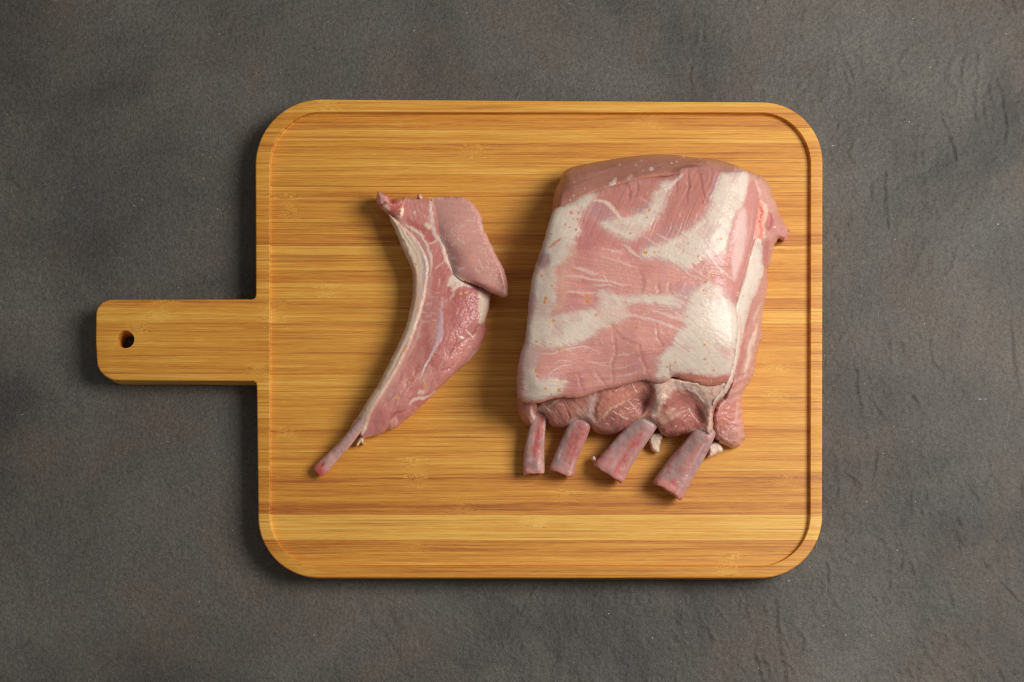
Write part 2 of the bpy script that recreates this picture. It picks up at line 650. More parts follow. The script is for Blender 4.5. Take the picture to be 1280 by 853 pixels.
def table_material():
    k = NT('dark_plaster')
    pos = k.n('NewGeometry').outputs['Position']
    st = k.n('Attribute', attribute_name='stain').outputs['Fac']
    big = k.noise(pos, 7.5, 5, 0.6, 0.4)
    mid = k.noise(pos, 24, 5, 0.62)
    pat = k.noise(k.scaled(pos, (1, 1, 1)), 11, 4, 0.6, 0.8)
    fin = k.noise(pos, 420, 4, 0.7)
    grn = k.noise(pos, 900, 3, 0.75)
    base = k.ramp(big, [(0.36, srgb(71, 69, 67)), (0.50, srgb(89, 86, 81)), (0.68, srgb(103, 100, 95))])
    base = k.mixc(k.math('MULTIPLY', k.ramp(pat, [(0.48, (0, 0, 0)), (0.66, (1, 1, 1))]), 0.42), base, srgb(102, 88, 77))
    base = k.mixc(k.math('MULTIPLY', k.ramp(mid, [(0.5, (0, 0, 0)), (0.70, (1, 1, 1))]), 0.4), base, srgb(84, 86, 86))
    base = k.mixc(1.0, base, k.ramp(fin, [(0.28, (0.72, 0.72, 0.72)), (0.72, (1.26, 1.25, 1.23))]), 'MULTIPLY')
    base = k.mixc(1.0, base, k.ramp(grn, [(0.3, (0.7, 0.7, 0.7)), (0.7, (1.32, 1.30, 1.28))]), 'MULTIPLY')
    dust = k.ramp(k.noise(pos, 520, 0, 0.5), [(0.865, (0, 0, 0)), (0.885, (1, 1, 1))])
    base = k.mixc(k.math('MULTIPLY', dust, 0.6), base, srgb(190, 188, 182))
    base = k.mixc(k.math('MULTIPLY', st, 0.62), base, srgb(46, 46, 45))
    k.set(Base_Color=base, Specular_IOR_Level=0.4, Roughness=k.math('MULTIPLY_ADD', fin, 0.2, 0.5))
    b = k.bump(fin, 0.0013, 0.6)
    b = k.bump(grn, 0.0004, 0.6, b)
    b = k.bump(mid, 0.002, 0.35, b)
    k.l(b, k.b.inputs['Normal'])
    return k.m


# ------------------------------------------------------------------ the table top
def build_table():
    du = np.concatenate([np.linspace(-1900, -90, 8), np.arange(-60, 1341, 2.0), np.linspace(1370, 3200, 8)])
    dv = np.concatenate([np.linspace(-1900, -90, 8), np.arange(-60, 914, 2.0), np.linspace(940, 2700, 8)])
    GU, GV = np.meshgrid(du, dv)
    u, v = GU.ravel(), GV.ravel()
    rel = np.zeros(len(u))
    stain = np.zeros(len(u))
    wx = u + 2.2 * fbm(u / 14, v / 14, 40, 3)
    wy = v + 2.2 * fbm(u / 14, v / 14, 47, 3)

    def scratch(pts, w, hgt, dark=0.0):
        nonlocal rel, stain
        p = chaikin(pts, 2, False)
        i = np.nonzero((u > p[:, 0].min() - 25) & (u < p[:, 0].max() + 25) & (v > p[:, 1].min() - 25) & (v < p[:, 1].max() + 25))[0]
        d = seg_dist(wx[i], wy[i], p, False)
        m = np.exp(-(d / w) ** 2) * (0.65 + 0.5 * fbm(u[i] / 8, v[i] / 8, 51, 2))
        rel[i] += hgt * m
        stain[i] = np.maximum(stain[i], dark * m)
    ridges = [
        [(1052, 40), (1054, 60), (1062, 80), (1069, 97)], [(1057, 88), (1063, 103), (1065, 118)],
        [(1224, 68), (1224, 90), (1221, 115), (1220, 130), (1223, 152)], [(1247, 82), (1239, 105), (1240, 122), (1249, 137)],
        [(1210, 72), (1203, 95), (1208, 118)], [(1240, 110), (1230, 125), (1236, 155)], [(1250, 100), (1262, 150), (1258, 180)],
        [(1180, 140), (1187, 165), (1193, 185), (1198, 198)], [(1190, 158), (1194, 180), (1197, 197)],
        [(1137, 55), (1136, 66), (1124, 78), (1115, 84)], [(1127, 78), (1129, 88), (1140, 96)],
        [(1111, 215), (1110, 250), (1112, 285)], [(1095, 232), (1092, 245), (1098, 252)], [(1068, 180), (1062, 195), (1070, 205)],
        [(1030, 490), (1050, 472), (1070, 455)], [(1074, 460), (1075, 490), (1080, 505)], [(1093, 500), (1105, 518), (1115, 524)],
        [(1130, 485), (1145, 495), (1152, 505)], [(1166, 425), (1169, 455), (1182, 466)], [(1267, 400), (1270, 440), (1277, 485)],
        [(1037, 706), (1038, 738), (1049, 757)], [(973, 752), (975, 787), (980, 821), (987, 853)],
        [(1097, 670), (1111, 677), (1114, 688)], [(1135, 690), (1131, 708)], [(1140, 700), (1147, 722)], [(1217, 611), (1226, 625)],
        [(1114, 728), (1115, 737), (1107, 746)], [(946, 820), (952, 832), (956, 853)], [(1190, 742), (1193, 755)],
        [(875, 38), (872, 55), (866, 62)], [(868, 82), (866, 98), (869, 112)], [(882, 38), (880, 50), (895, 48), (905, 44)],
        [(1060, 590), (1075, 600), (1078, 612)], [(1100, 560), (1096, 590)], [(1230, 700), (1262, 735), (1278, 752)],
        [(657, 760), (664, 748), (671, 734)], [(1000, 790), (1010, 800), (1004, 815)], [(1150, 800), (1160, 812)],
    ]
    for r in ridges:
        scratch(r, 2.3, 1.1)
        scratch([(a - 4.5, b + 1) for a, b in r], 2.6, -0.55)
    for r in [[(454, 758), (470, 782), (483, 797), (499, 820), (513, 852)], [(487, 761), (494, 778), (501, 790)], [(506, 744), (516, 741), (527, 741)],
              [(618, 748), (632, 754), (647, 766), (664, 783), (677, 785)], [(640, 770), (662, 762)], [(680, 805), (700, 818), (690, 835)],
              [(8, 210), (12, 225), (28, 235)], [(30, 262), (40, 275)]]:
        scratch(r, 3.0, -0.4, 0.6)
    # trowel relief, stronger to the right where the plaster is coarser
    rough = smooth(500, 1150, u + 0.25 * v)
    t1 = fbm(u / 26, v / 42, 60, 4)
    wob_u, wob_v = u + 9 * fbm(u / 16, v / 16, 80, 3), v + 9 * fbm(u / 16, v / 16, 84, 3)
    crk = np.exp(-(fbm(wob_u / 30, wob_v / 52, 63, 2) / 0.05) ** 2)
    gate = smooth(0.02, 0.30, fbm(u / 38, v / 46, 66, 3))
    crk2 = np.exp(-(fbm(wob_v / 24, wob_u / 19, 87, 2) / 0.06) ** 2) * smooth(0.05, 0.35, fbm(u / 30, v / 30, 89, 3))
    rel += 0.7 * t1 * (0.25 + 0.75 * rough) + (1.05 * crk * gate + 0.75 * crk2) * (0.06 + 0.94 * rough ** 1.5)
    rel += (0.18 + 0.32 * rough) * fbm(u / 5.5, v / 5.5, 61, 3)
    rel += 0.5 * rough * smooth(0.1, 0.5, fbm(u / 45, v / 45, 68, 3)) * smooth(0.15, 0.4, fbm(u / 9, v / 11, 69, 3))
    far = (u < -62) | (u > 1342) | (v < -62) | (v > 914)
    rel[far] = 0
    W = P(u, v, 0, 0.0)
    W[:, 2] = -0.0006 + rel * 0.00062
    n, m = GU.shape
    idx = np.arange(n * m).reshape(n, m)
    f = np.stack([idx[:-1, :-1], idx[1:, :-1], idx[1:, 1:], idx[:-1, 1:]], -1).reshape(-1, 4).tolist()
    o = mesh_from('table_top', W, f, table_material(), None)
    at = o.data.attributes.new('stain', 'FLOAT', 'POINT')
    at.data.foreach_set('value', stain.astype(np.float32))
    o['kind'] = 'structure'
    o['label'] = 'dark grey brown plastered table top under the board'
    return o


# ------------------------------------------------------------------ the bamboo board
def arc(cx, cy, r, a0, a1, n=18, ry=None):
    a = np.radians(np.linspace(a0, a1, n))
    return np.column_stack([cx + r * np.cos(a), cy + (ry or r) * np.sin(a)])


def build_board():
    root = thing('cutting_board', (0, 0.2, 0),
                 'rectangular bamboo cutting board with rounded corners, raised rim and a drilled handle on the left', 'cutting board')
    mat = bamboo_material()
    # outline in photo pixels, angles with v pointing down
    out = np.vstack([
        arc(401, 206, 82, 180, 270),                       # top left
        arc(953, 203, 75.5, 270, 360),                     # top right
        arc(950, 645, 78, 0, 90),                          # bottom right
        arc(398, 647, 75.5, 90, 180),                      # bottom left
        [[321.5, 560]],
        arc(316, 481, 4.5, 0, -90, 6),                     # inside corner under the handle
        arc(147, 448.5, 27, 90, 165, 12), [[119.2, 425]],
        arc(139, 394, 19.5, 188, 270, 10),
        arc(315, 369.5, 4.5, 90, 0, 6), [[319.3, 300]],
    ])
    inner = np.vstack([arc(401, 207, 64, 180, 270, 18, 67), arc(951, 206, 62.5, 270, 360, 18, 65),
                       arc(949, 644, 64, 0, 90, 18), arc(399, 645, 62, 90, 180, 18)])

    def dense(p, n):
        q = np.vstack([p, p[:1]])
        L = np.r_[0, np.cumsum(np.hypot(*np.diff(q, axis=0).T))]
        s = np.linspace(0, L[-1], n, endpoint=False)
        return np.column_stack([np.interp(s, L, q[:, 0]), np.interp(s, L, q[:, 1])])
    NB, NI = 700, 360
    ow = P(*dense(out, NB).T, 0, Z_RIM)
    iw = P(*dense(inner, NI).T, 0, Z_RIM)

    def normals(w):
        t = np.roll(w, -1, 0) - np.roll(w, 1, 0)
        n = np.column_stack([t[:, 1], -t[:, 0]])           # either side; fixed below
        n /= np.linalg.norm(n, axis=1, keepdims=True) + 1e-12
        area = 0.5 * np.sum(w[:, 0] * np.roll(w[:, 1], -1) - np.roll(w[:, 0], -1) * w[:, 1])
        return n if area > 0 else -n
    no, ni = normals(ow), normals(iw)

    def ring(w, n, inset, z):
        r = w.copy()
        r[:, :2] -= n * inset
        r[:, 2] = z
        return r
    R = 0.0011
    rings = [ring(ow, no, 0.0012, 0.0004), ring(ow, no, 0.0, 0.0018)]
    for a in np.linspace(0, 90, 6):
        a = math.radians(a)
        rings.append(ring(ow, no, R * (1 - math.cos(a)), Z_RIM - R + R * math.sin(a)))
    irings = [ring(iw, ni, -0.0003, Z_RIM), ring(iw, ni, 0.0, Z_RIM - 0.0003), ring(iw, ni, 0.0002, Z_FLOOR + 0.0004),
              ring(iw, ni, 0.0006, Z_FLOOR)]
    bm = bmesh.new()

    def add(r):
        return [bm.verts.new(p) for p in r.tolist()]
    vr = [add(r) for r in rings]
    vi = [add(r) for r in irings]
    # hanging hole in the handle
    hc = P(156.9, 424.5, 0, Z_RIM)
    a = np.linspace(0, 2 * np.pi, 40, endpoint=False)

    def hole(r, z):
        return add(np.column_stack([hc[0] + r * np.cos(a), hc[1] + r * np.sin(a), np.full(40, z)]))
    r0 = 10.6 * PX
    vh = [hole(r0 + 0.0003, Z_RIM), hole(r0 + 0.0001, Z_RIM - 0.0002), hole(r0, Z_RIM - 0.0009), hole(r0, 0.0004)]

    def bridge(A, B):
        n = len(A)
        for k in range(n):
            f = bm.faces.new((A[k], A[(k + 1) % n], B[(k + 1) % n], B[k]))
            f.smooth = True
    for A, B in zip(vr[:-1], vr[1:]):
        bridge(A, B)
    for A, B in zip(vi[:-1], vi[1:]):
        bridge(A, B)
    for A, B in zip(vh[:-1], vh[1:]):
        bridge(A, B)
    bm.faces.new(vi[-1])

    def fill(outer, holes):
        vs = list(outer)
        edges = []
        for hl in holes:
            k0 = len(vs)
            vs += hl
            edges += [(k0 + q, k0 + (q + 1) % len(hl)) for q in range(len(hl))]
        xy = [Vector((q.co.x * 1000, q.co.y * 1000)) for q in vs]
        res = delaunay_2d_cdt(xy, edges, [list(range(len(outer)))], 1, 1e-6)
        tri = np.array(res[2])
        pos = np.array([tuple(q) for q in res[0]])
        cen = pos[tri].mean(1)
        keep = np.ones(len(tri), bool)
        for hl in holes:
            keep &= sdf(cen[:, 0], cen[:, 1], np.array([(q.co.x * 1000, q.co.y * 1000) for q in hl])) > 0
        src = [o_[0] if o_ else None for o_ in res[3]]
        for t in tri[keep]:
            ids = [src[q] for q in t]
            if None not in ids and len(set(ids)) == 3:
                try:
                    bm.faces.new([vs[q] for q in ids])
                except ValueError:
                    pass
    fill(vr[-1], [vi[0], vh[0]])
    fill(vr[0], [vh[-1]])
    bmesh.ops.recalc_face_normals(bm, faces=bm.faces[:])

    cuts = [140.5, 160, 177, 197, 217, 238, 255, 272, 291, 306, 323, 336, 353, 371, 385, 403, 420, 437, 453, 468, 487, 502, 516, 533,
            547, 570, 590, 610, 627, 643, 659, 675, 690, 706]
    tone = [.66, .36, .62, .40, .55, .60, .44, .42, .50, .24, .66, .52, .40, .66, .40, .68, .46, .56, .44, .52, .62, .56, .48, .56, .40,
            .56, .50, .30, .40, .20, .84, .80, .26, .50, .34]
    knots = {0: (408, 0), 1: (810, 0), 3: (590, 0), 5: (760, 0), 6: (355, 0), 7: (362, 900), 10: (965, 0), 12: (520, 0), 13: (408, 720),
             14: (205, 345), 15: (340, 195), 16: (172, 0), 19: (320, 970), 21: (970, 0), 24: (358, 0), 26: (516, 0), 27: (522, 990),
             28: (705, 0), 29: (578, 0), 30: (672, 0), 32: (518, 0), 33: (915, 0), 34: (378, 908), 18: (952, 0)}
    ys = [10.0] + [float(P(640, c, 0, Z_RIM)[1]) for c in cuts] + [-10.0]
    for i in range(len(ys) - 1):
        b = bm.copy()
        for y, keep_below in ((ys[i], True), (ys[i + 1], False)):
            if abs(y) > 5:
                continue
            no_ = (0, 1, 0) if keep_below else (0, -1, 0)
            g = bmesh.ops.bisect_plane(b, geom=b.verts[:] + b.edges[:] + b.faces[:], plane_co=(0, y, 0), plane_no=no_,
                                       clear_outer=True, dist=1e-7)
            ce = [e for e in g['geom_cut'] if isinstance(e, bmesh.types.BMEdge)]
            bmesh.ops.edgeloop_fill(b, edges=ce) if False else bmesh.ops.holes_fill(b, edges=ce)
        bmesh.ops.triangulate(b, faces=[f for f in b.faces if len(f.verts) > 4])
        for f in b.faces:
            f.smooth = True
        for e in b.edges:
            if len(e.link_faces) != 2 or e.calc_face_angle(0.0) > 0.5:
                e.smooth = False
        me = bpy.data.meshes.new('bamboo_strip')
        for vtx in b.verts:
            vtx.co -= root.location
        b.to_mesh(me)
        b.free()
        me.materials.append(mat)
        o = bpy.data.objects.new('bamboo_strip', me)
        COL.objects.link(o)
        o.parent = root
        o['tone'] = float(tone[i])
        o['seed'] = float(i) * 1.37 + 0.5
        ks = knots.get(i, (0, 0))
        o['knot'] = (ks[0] - 640) * PX if ks[0] else 9.0
        o['knot2'] = (ks[1] - 640) * PX if ks[1] else 9.0
    bm.free()
    return root


# ------------------------------------------------------------------ palette of raw pork
PINK = srgb(212, 150, 138)
DEEP = srgb(190, 118, 106)
LEAN = srgb(176, 110, 98)
LEAN_D = srgb(128, 58, 54)
PALE = srgb(212, 158, 148)
CREAM = srgb(221, 204, 187)
CREAM_B = srgb(228, 213, 198)
WHITE = srgb(240, 226, 216)
VIOLET = srgb(196, 156, 150)
RED = srgb(208, 78, 68)
ORANGE = srgb(214, 140, 52)
BUFF = srgb(216, 188, 162)


# ------------------------------------------------------------------ the rack of ribs
def build_rack():
    c0 = P(800, 400)
    root = thing('pork_rib_rack', (float(c0[0]), float(c0[1]), Z_FLOOR),
                 'large raw pork rack marbled with white fat, four bare rib ends', 'pork rack')

    # ---- lower body: everything under the cap
    body_out = [(690, 262), (700, 232), (720, 214), (780, 206), (850, 204), (915, 215), (940, 232), (945, 300), (940, 400), (926, 470),
                (918, 520), (900, 545), (890, 548), (864, 541), (845, 534), (824, 527), (800, 531), (776, 528), (758, 520), (742, 526), (714, 524),
                (690, 512), (672, 518), (655, 510), (652, 480), (655, 440), (664, 380), (676, 320)]
    body_h = tps([(690, 262, 50), (780, 215, 60), (900, 220, 60), (935, 300, 55), (930, 420, 50), (905, 480, 54), (905, 520, 36), (890, 545, 26),
                  (860, 530, 22), (860, 490, 44), (822, 486, 50), (824, 500, 42), (820, 519, 30), (780, 500, 34), (770, 525, 20), (738, 496, 46), (738, 512, 36), (741, 524, 24), (710, 510, 34), (706, 522, 20),
                  (690, 500, 40), (682, 512, 28), (655, 500, 34), (885, 505, 44), (886, 524, 34), (660, 440, 56), (670, 350, 54), (800, 350, 70), (750, 420, 66), (860, 420, 66)])

    def body_paint(u, v):
        p = Paint(u, v, srgb(196, 150, 136), 5)
        p.poly([(812, 474), (850, 478), (905, 478), (918, 470), (912, 492), (898, 500), (889, 515), (888, 540), (880, 535), (884, 512), (874, 498),
                (858, 487), (842, 490), (832, 505), (826, 520), (816, 524), (812, 515), (818, 500)], CREAM, 2.5, 1, 0.8)
        p.line([(846, 482), (858, 484), (870, 491), (878, 500)], VIOLET, 3, 3, 0.6)
        p.line([(889, 478), (891, 490), (888, 500)], srgb(214, 150, 128), 1.5, 2, 0.5)
        p.line([(744, 492), (742, 505), (736, 518), (742, 528)], srgb(218, 196, 186), 4, 3, 0.9, 0.6)
        p.line([(683, 500), (680, 512), (688, 505), (700, 497)], srgb(214, 190, 178), 4, 3, 0.8, 0.5)
        p.line([(738, 522), (746, 530)], CREAM, 3, 2, 0.9)
        p.line([(818, 512), (826, 524), (835, 527)], srgb(216, 190, 178), 3, 3, 0.7)
        p.mottle(6, 0.12)
        p.fibre(70, 18, 2.2, 0.08, 0.4)
        return p
    slab('fat_tissue', body_out, body_h, body_paint, root, M_FAT, 1.1, 0.6, 14, 6, 8, seed=5)

    # ---- the lean that wraps the ribs below the cap, in one piece
    def lean_paint(u, v):
        p = Paint(u, v, srgb(182, 116, 102), 21)
        n = fbm(u / 13, v / 13, 24, 3)
        p.mix(smooth(0.0, 0.7, n) * 0.7, srgb(198, 136, 118), 0.4)
        p.mix(smooth(0.0, 0.6, -n) * 0.7, srgb(164, 92, 84), -0.5)
        p.h += 0.8 * fbm(u / 6, v / 6, 28, 3)
        # left lobe and its neighbour
        p.poly([(684, 506), (700, 499), (709, 511), (713, 523), (706, 534), (692, 536), (684, 526)], srgb(188, 122, 110), 3, 0.7, 0.8)
        p.line([(699, 500), (708, 511), (712, 521), (710, 528)], srgb(150, 86, 78), 1.0, 1.6, 0.7, -2.0)
        p.poly([(704, 498), (734, 494), (735, 512), (726, 524), (714, 522), (708, 510)], srgb(176, 112, 94), 4, 0.7, 0.4)
        p.line([(686, 509), (692, 503), (701, 497)], srgb(226, 198, 180), 1.6, 1.4, 0.9, 0.8)
        p.line([(678, 504), (680, 512), (686, 512)], srgb(216, 192, 186), 2.6, 2.0, 0.9, 0.6)
        p.fibre(55, 14, 1.6, 0.10, 0.5, smooth(742, 730, u), 1)
        # pale fork above the second rib
        p.poly([(728, 522), (716, 516), (722, 508), (732, 510), (736, 498), (744, 490), (748, 492), (744, 506), (742, 516), (750, 528), (742, 530)], srgb(206, 166, 150), 4, 0.7)
        p.line([(734, 493, 1.0), (739, 500, 2.0), (739, 510, 2.4), (735, 520, 2.6), (741, 528, 2.2)], srgb(216, 188, 178), 2.0, 2.6, 0.75, 0.6)
        p.line([(745, 490), (741, 500)], srgb(216, 196, 190), 1.4, 2.0, 0.8, 0.5)
        p.line([(735, 520), (726, 524), (718, 524)], srgb(214, 190, 182), 1.6, 2.0, 0.7, 0.4)
        # tongue of paler lean and the seam under it
        p.poly([(745, 526), (744, 508), (752, 494), (775, 484), (796, 474), (806, 480), (802, 490), (784, 500), (766, 510), (754, 520)], srgb(202, 132, 114), 2.5, 0.9, 1.8)
        p.poly([(752, 500), (775, 490), (795, 480), (798, 486), (776, 498), (758, 510)], srgb(192, 114, 100), 3, 0.6)
        p.line([(746, 528), (754, 519), (766, 510), (780, 503), (788, 499)], srgb(228, 184, 160), 1.2, 1.5, 0.8, 0.5)
        p.line([(789, 479), (792, 484), (796, 491)], srgb(236, 208, 200), 1.0, 0.8, 0.9, 0.6)
        # darker lean below the tongue
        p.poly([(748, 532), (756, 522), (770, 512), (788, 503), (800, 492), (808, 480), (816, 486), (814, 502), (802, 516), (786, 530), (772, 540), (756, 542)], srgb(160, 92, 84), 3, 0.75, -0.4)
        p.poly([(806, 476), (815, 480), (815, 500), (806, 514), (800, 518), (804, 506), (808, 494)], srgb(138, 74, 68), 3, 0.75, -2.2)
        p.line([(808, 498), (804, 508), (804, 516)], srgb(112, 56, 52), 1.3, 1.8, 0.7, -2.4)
        p.line([(798, 521), (806, 517), (813, 507), (816, 496)], srgb(198, 160, 142), 2.2, 2.4, 0.75, 0.6)
        p.poly([(752, 530), (768, 520), (782, 516), (784, 524), (770, 536), (756, 540)], srgb(182, 116, 106), 4, 0.7, 0.8)
        for a, b in ((786, 503), (790, 507), (793, 512), (768, 516), (774, 519), (778, 522), (764, 524), (757, 530), (796, 499), (800, 506), (783, 511)):
            p.line([(a - 2, b - 0.6), (a, b), (a + 2.4, b + 1.6)], srgb(230, 196, 188), 0.7, 0.8, 0.75, 0.8, taper=False)
        p.spots([(783.5, 523.5, 1.4), (697, 529, 1.0), (695, 515, 1.0), (700, 506, 0.9), (752, 538, 1.0)], WHITE, 1.0, 0.75)
        # cream tissue running down between the second and the third opening
        p.poly([(812, 474), (850, 472), (908, 472), (916, 474), (911, 488), (901, 498), (892, 508), (889, 520), (890, 536), (882, 538), (883, 518), (879, 504),
                (870, 494), (858, 487), (846, 487), (836, 494), (829, 505), (823, 518), (816, 525), (812, 517), (818, 503), (819, 488)], srgb(232, 204, 184), 3.5, 0.92, 0.9, 0, 3.0, 0.15)
        p.line([(840, 482), (850, 480), (862, 484), (872, 492)], srgb(196, 174, 172), 2.4, 2.4, 0.7, 0.4)
        p.line([(860, 486), (870, 492), (879, 502)], srgb(242, 230, 220), 1.5, 1.4, 0.9, 0.8)
        p.line([(889, 478), (891, 490), (888, 500)], srgb(214, 156, 136), 1.5, 2, 0.5)
        p.line([(823, 490), (819, 505), (815, 520)], srgb(214, 194, 188), 2.0, 2.0, 0.7, 0.4)
        # third opening
        p.poly([(828, 514), (836, 498), (848, 490), (860, 491), (872, 499), (878, 512), (862, 514), (848, 516), (834, 524)], srgb(170, 100, 90), 3, 0.85, 0.8)
        p.poly([(822, 524), (830, 512), (844, 510), (846, 516), (836, 524), (826, 529)], srgb(202, 158, 134), 3.5, 0.85, 0.6)
        p.line([(824, 530), (835, 526), (846, 518), (857, 513), (862, 514)], srgb(218, 180, 166), 1.5, 1.8, 0.8, 0.4)
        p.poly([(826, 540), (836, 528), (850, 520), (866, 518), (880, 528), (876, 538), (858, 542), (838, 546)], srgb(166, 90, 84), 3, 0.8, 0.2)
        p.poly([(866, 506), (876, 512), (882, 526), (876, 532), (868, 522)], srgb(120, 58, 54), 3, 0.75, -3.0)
        p.line([(860, 510), (864, 519), (870, 525)], srgb(226, 190, 182), 0.8, 0.9, 0.8, 0.5)
        p.spots([(827, 534, 0.9), (833, 540, 1.1), (862, 512, 1.2), (845, 533, 0.8)], WHITE, 1, 0.7)
        p.poly([(843, 543), (862, 538), (874, 538), (862, 546), (840, 549)], srgb(192, 76, 66), 2.5, 0.5)
        # pale joint where each rib comes out
        for pts in ([(669, 514), (678, 512), (686, 514)], [(714, 527), (726, 524), (740, 528)], [(795, 529), (808, 524), (820, 529)], [(864, 541), (876, 538), (888, 544)]):
            p.line(pts, srgb(206, 184, 180), 2.6, 2.6, 0.85, 0.5, taper=False)
        p.fibre(-38, 16, 1.6, 0.12, 0.6, smooth(738, 748, u), 2)
        p.mottle(3.2, 0.11)
        p.c += (srgb(206, 150, 136) - p.c) * 0.22
        return p
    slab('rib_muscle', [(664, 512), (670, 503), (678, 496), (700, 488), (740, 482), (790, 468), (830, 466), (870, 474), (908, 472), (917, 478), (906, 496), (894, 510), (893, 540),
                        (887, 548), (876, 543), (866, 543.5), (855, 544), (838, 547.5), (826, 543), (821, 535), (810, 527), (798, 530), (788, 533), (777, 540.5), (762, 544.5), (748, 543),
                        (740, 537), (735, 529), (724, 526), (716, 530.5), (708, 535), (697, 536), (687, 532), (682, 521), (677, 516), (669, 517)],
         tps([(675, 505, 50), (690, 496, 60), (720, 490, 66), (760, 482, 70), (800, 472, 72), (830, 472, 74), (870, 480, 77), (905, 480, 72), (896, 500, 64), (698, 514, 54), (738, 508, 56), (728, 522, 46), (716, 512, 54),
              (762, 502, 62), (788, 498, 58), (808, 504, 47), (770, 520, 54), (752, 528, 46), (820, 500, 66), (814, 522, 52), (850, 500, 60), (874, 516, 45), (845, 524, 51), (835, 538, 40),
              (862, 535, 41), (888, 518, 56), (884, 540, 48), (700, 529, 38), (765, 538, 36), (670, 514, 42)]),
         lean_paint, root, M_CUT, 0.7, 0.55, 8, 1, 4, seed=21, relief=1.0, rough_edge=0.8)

    def fold_paint(u, v):
        p = Paint(u, v, srgb(190, 124, 110), 31)
        p.line([(664, 510), (665, 518), (669, 523), (668, 531)], srgb(238, 212, 194), 2.4, 1.3, 0.95, 1.0)
        p.line([(654, 512), (661, 520), (664, 532)], srgb(214, 166, 150), 2.6, 2.5, 0.6, 0.6)
        p.mottle(5, 0.12)
        p.fibre(60, 10, 2, 0.1, 0.4)
        return p
    slab('meat_fold', [(645.5, 484), (656, 490), (672, 500), (676, 508), (672, 520), (670, 527), (666, 533.5), (660, 533), (653, 528), (647.5, 517), (645.2, 500)],
         tps([(650, 490, 60), (672, 502, 54), (660, 512, 52), (652, 520, 40), (664, 530, 36)]), fold_paint, root, M_FLESH, 0.8, 0.4, 10, 1, 5, seed=31)

    # ---- the flank on the right, sloping down to the board
    fl_out = [(905, 204), (920, 207), (937, 214.5), (950, 219), (958, 226), (964, 235), (965.5, 243), (970, 252), (971.5, 260), (976, 270), (982, 283), (987, 287),
              (988, 292), (984, 300), (979, 303), (972, 298.5), (967, 310), (963, 332), (958.5, 337), (960, 353), (957, 376), (952, 400), (952, 415), (954.5, 423),
              (949, 428), (947, 442), (944, 452), (944.5, 464), (941, 473), (931, 486), (927, 497), (927, 520), (931, 534), (929, 541), (932.5, 546), (930, 552),
              (922.5, 559.5), (912, 560.5), (898, 553), (889, 546), (887, 520), (895, 503), (910, 488), (912, 460), (912, 400), (908, 330), (905, 260)]
    fl_h = tps([(905, 215, 80), (930, 220, 82), (952, 226, 60), (962, 250, 46), (946, 250, 66), (915, 245, 66), (931, 242, 70), (970, 275, 34), (984, 293, 20), (955, 280, 58),
                (915, 290, 66), (932, 285, 70), (928, 312, 70), (945, 300, 70), (955, 310, 54), (958, 350, 34), (922, 340, 74), (930, 350, 80), (945, 350, 62), (910, 366, 76), (918, 366, 86), (936, 390, 66),
                (950, 405, 34), (922, 400, 84), (921, 430, 80), (936, 440, 54), (945, 455, 30), (917, 456, 77), (912, 478, 72), (932, 480, 38), (903, 500, 58), (920, 505, 42), (900, 530, 46),
                (920, 540, 36), (910, 555, 28), (930, 548, 20), (890, 540, 40)])

    def fl_paint(u, v):
        p = Paint(u, v, srgb(206, 150, 140), 41)
        p.h += 1.1 * fbm(u / 9, v / 16, 43, 3)
        # pale upper rim and the cut corner
        p.poly([(905, 203), (950, 218), (968, 250), (972, 262), (962, 266), (950, 246), (938, 228), (920, 216)], srgb(216, 164, 150), 3, 0.9, 0.4)
        p.line([(940, 219), (949, 236), (951, 246)], srgb(228, 186, 174), 1.6, 1.4, 0.7, 0.5)
        p.poly([(936, 220), (948, 238), (950, 262), (944, 290), (935, 314), (928, 350), (919, 378), (914, 372), (918, 340), (924, 300), (930, 262)],
               srgb(200, 134, 126), 2.5, 0.9)
        p.poly([(922, 258), (930, 256), (934, 280), (930, 310), (922, 340), (917, 352), (916, 325), (920, 290)], srgb(226, 188, 178), 2.5, 0.9, 0.8)
        # the open tissue beside it: red flecks on cream
        p.poly([(947, 250), (956, 249), (961, 262), (960, 282), (955, 300), (944, 302), (941, 292), (945, 275)], srgb(226, 168, 152), 2, 0.95, 0.5)
        p.line([(951, 252), (957, 256), (958.5, 268), (955, 280)], srgb(236, 200, 180), 2.0, 1.5, 0.9, 0.8)
        p.line([(949.5, 249), (948, 257), (953, 266), (948, 276), (955, 286)], srgb(214, 74, 62), 1.8, 1.4, 0.85, -0.6, dash=0.3)
        p.line([(947, 256), (945, 272), (943, 290)], srgb(212, 96, 86), 1.3, 1.5, 0.7, dash=0.35)
        p.line([(951, 276), (952, 292), (946, 306)], srgb(224, 104, 90), 1.6, 1.6, 0.7)
        p.poly([(960, 264), (966, 270), (968, 282), (963, 290), (957, 288), (958, 275)], srgb(184, 104, 100), 2.5, 0.9, -1.6)
        p.line([(961, 270), (960, 283)], srgb(228, 150, 150), 1.0, 1.2, 0.7, 0.4)
        p.poly([(966, 262), (978, 274), (986, 290), (980, 300), (970, 296), (962, 306), (960, 296), (968, 284)], srgb(206, 146, 138), 2.5, 0.8, 0.8)
        p.spots([(986.5, 289, 1.8), (980, 297.5, 2.0), (983, 301, 1.4)], srgb(210, 70, 64), 1.5, 0.8)
        p.spots([(969, 284, 1.3), (956, 296, 1.6), (955, 291, 1.4)], CREAM_B, 1.3, 0.8)
        p.poly([(955, 300), (963, 300), (961, 330), (955, 334)], srgb(184, 112, 110), 3, 0.7, -0.6)
        # streaky lower flank
        m = smooth(330, 400, v)
        p.fibre(112, 30, 2.4, 0.10, 1.0, m, 3)
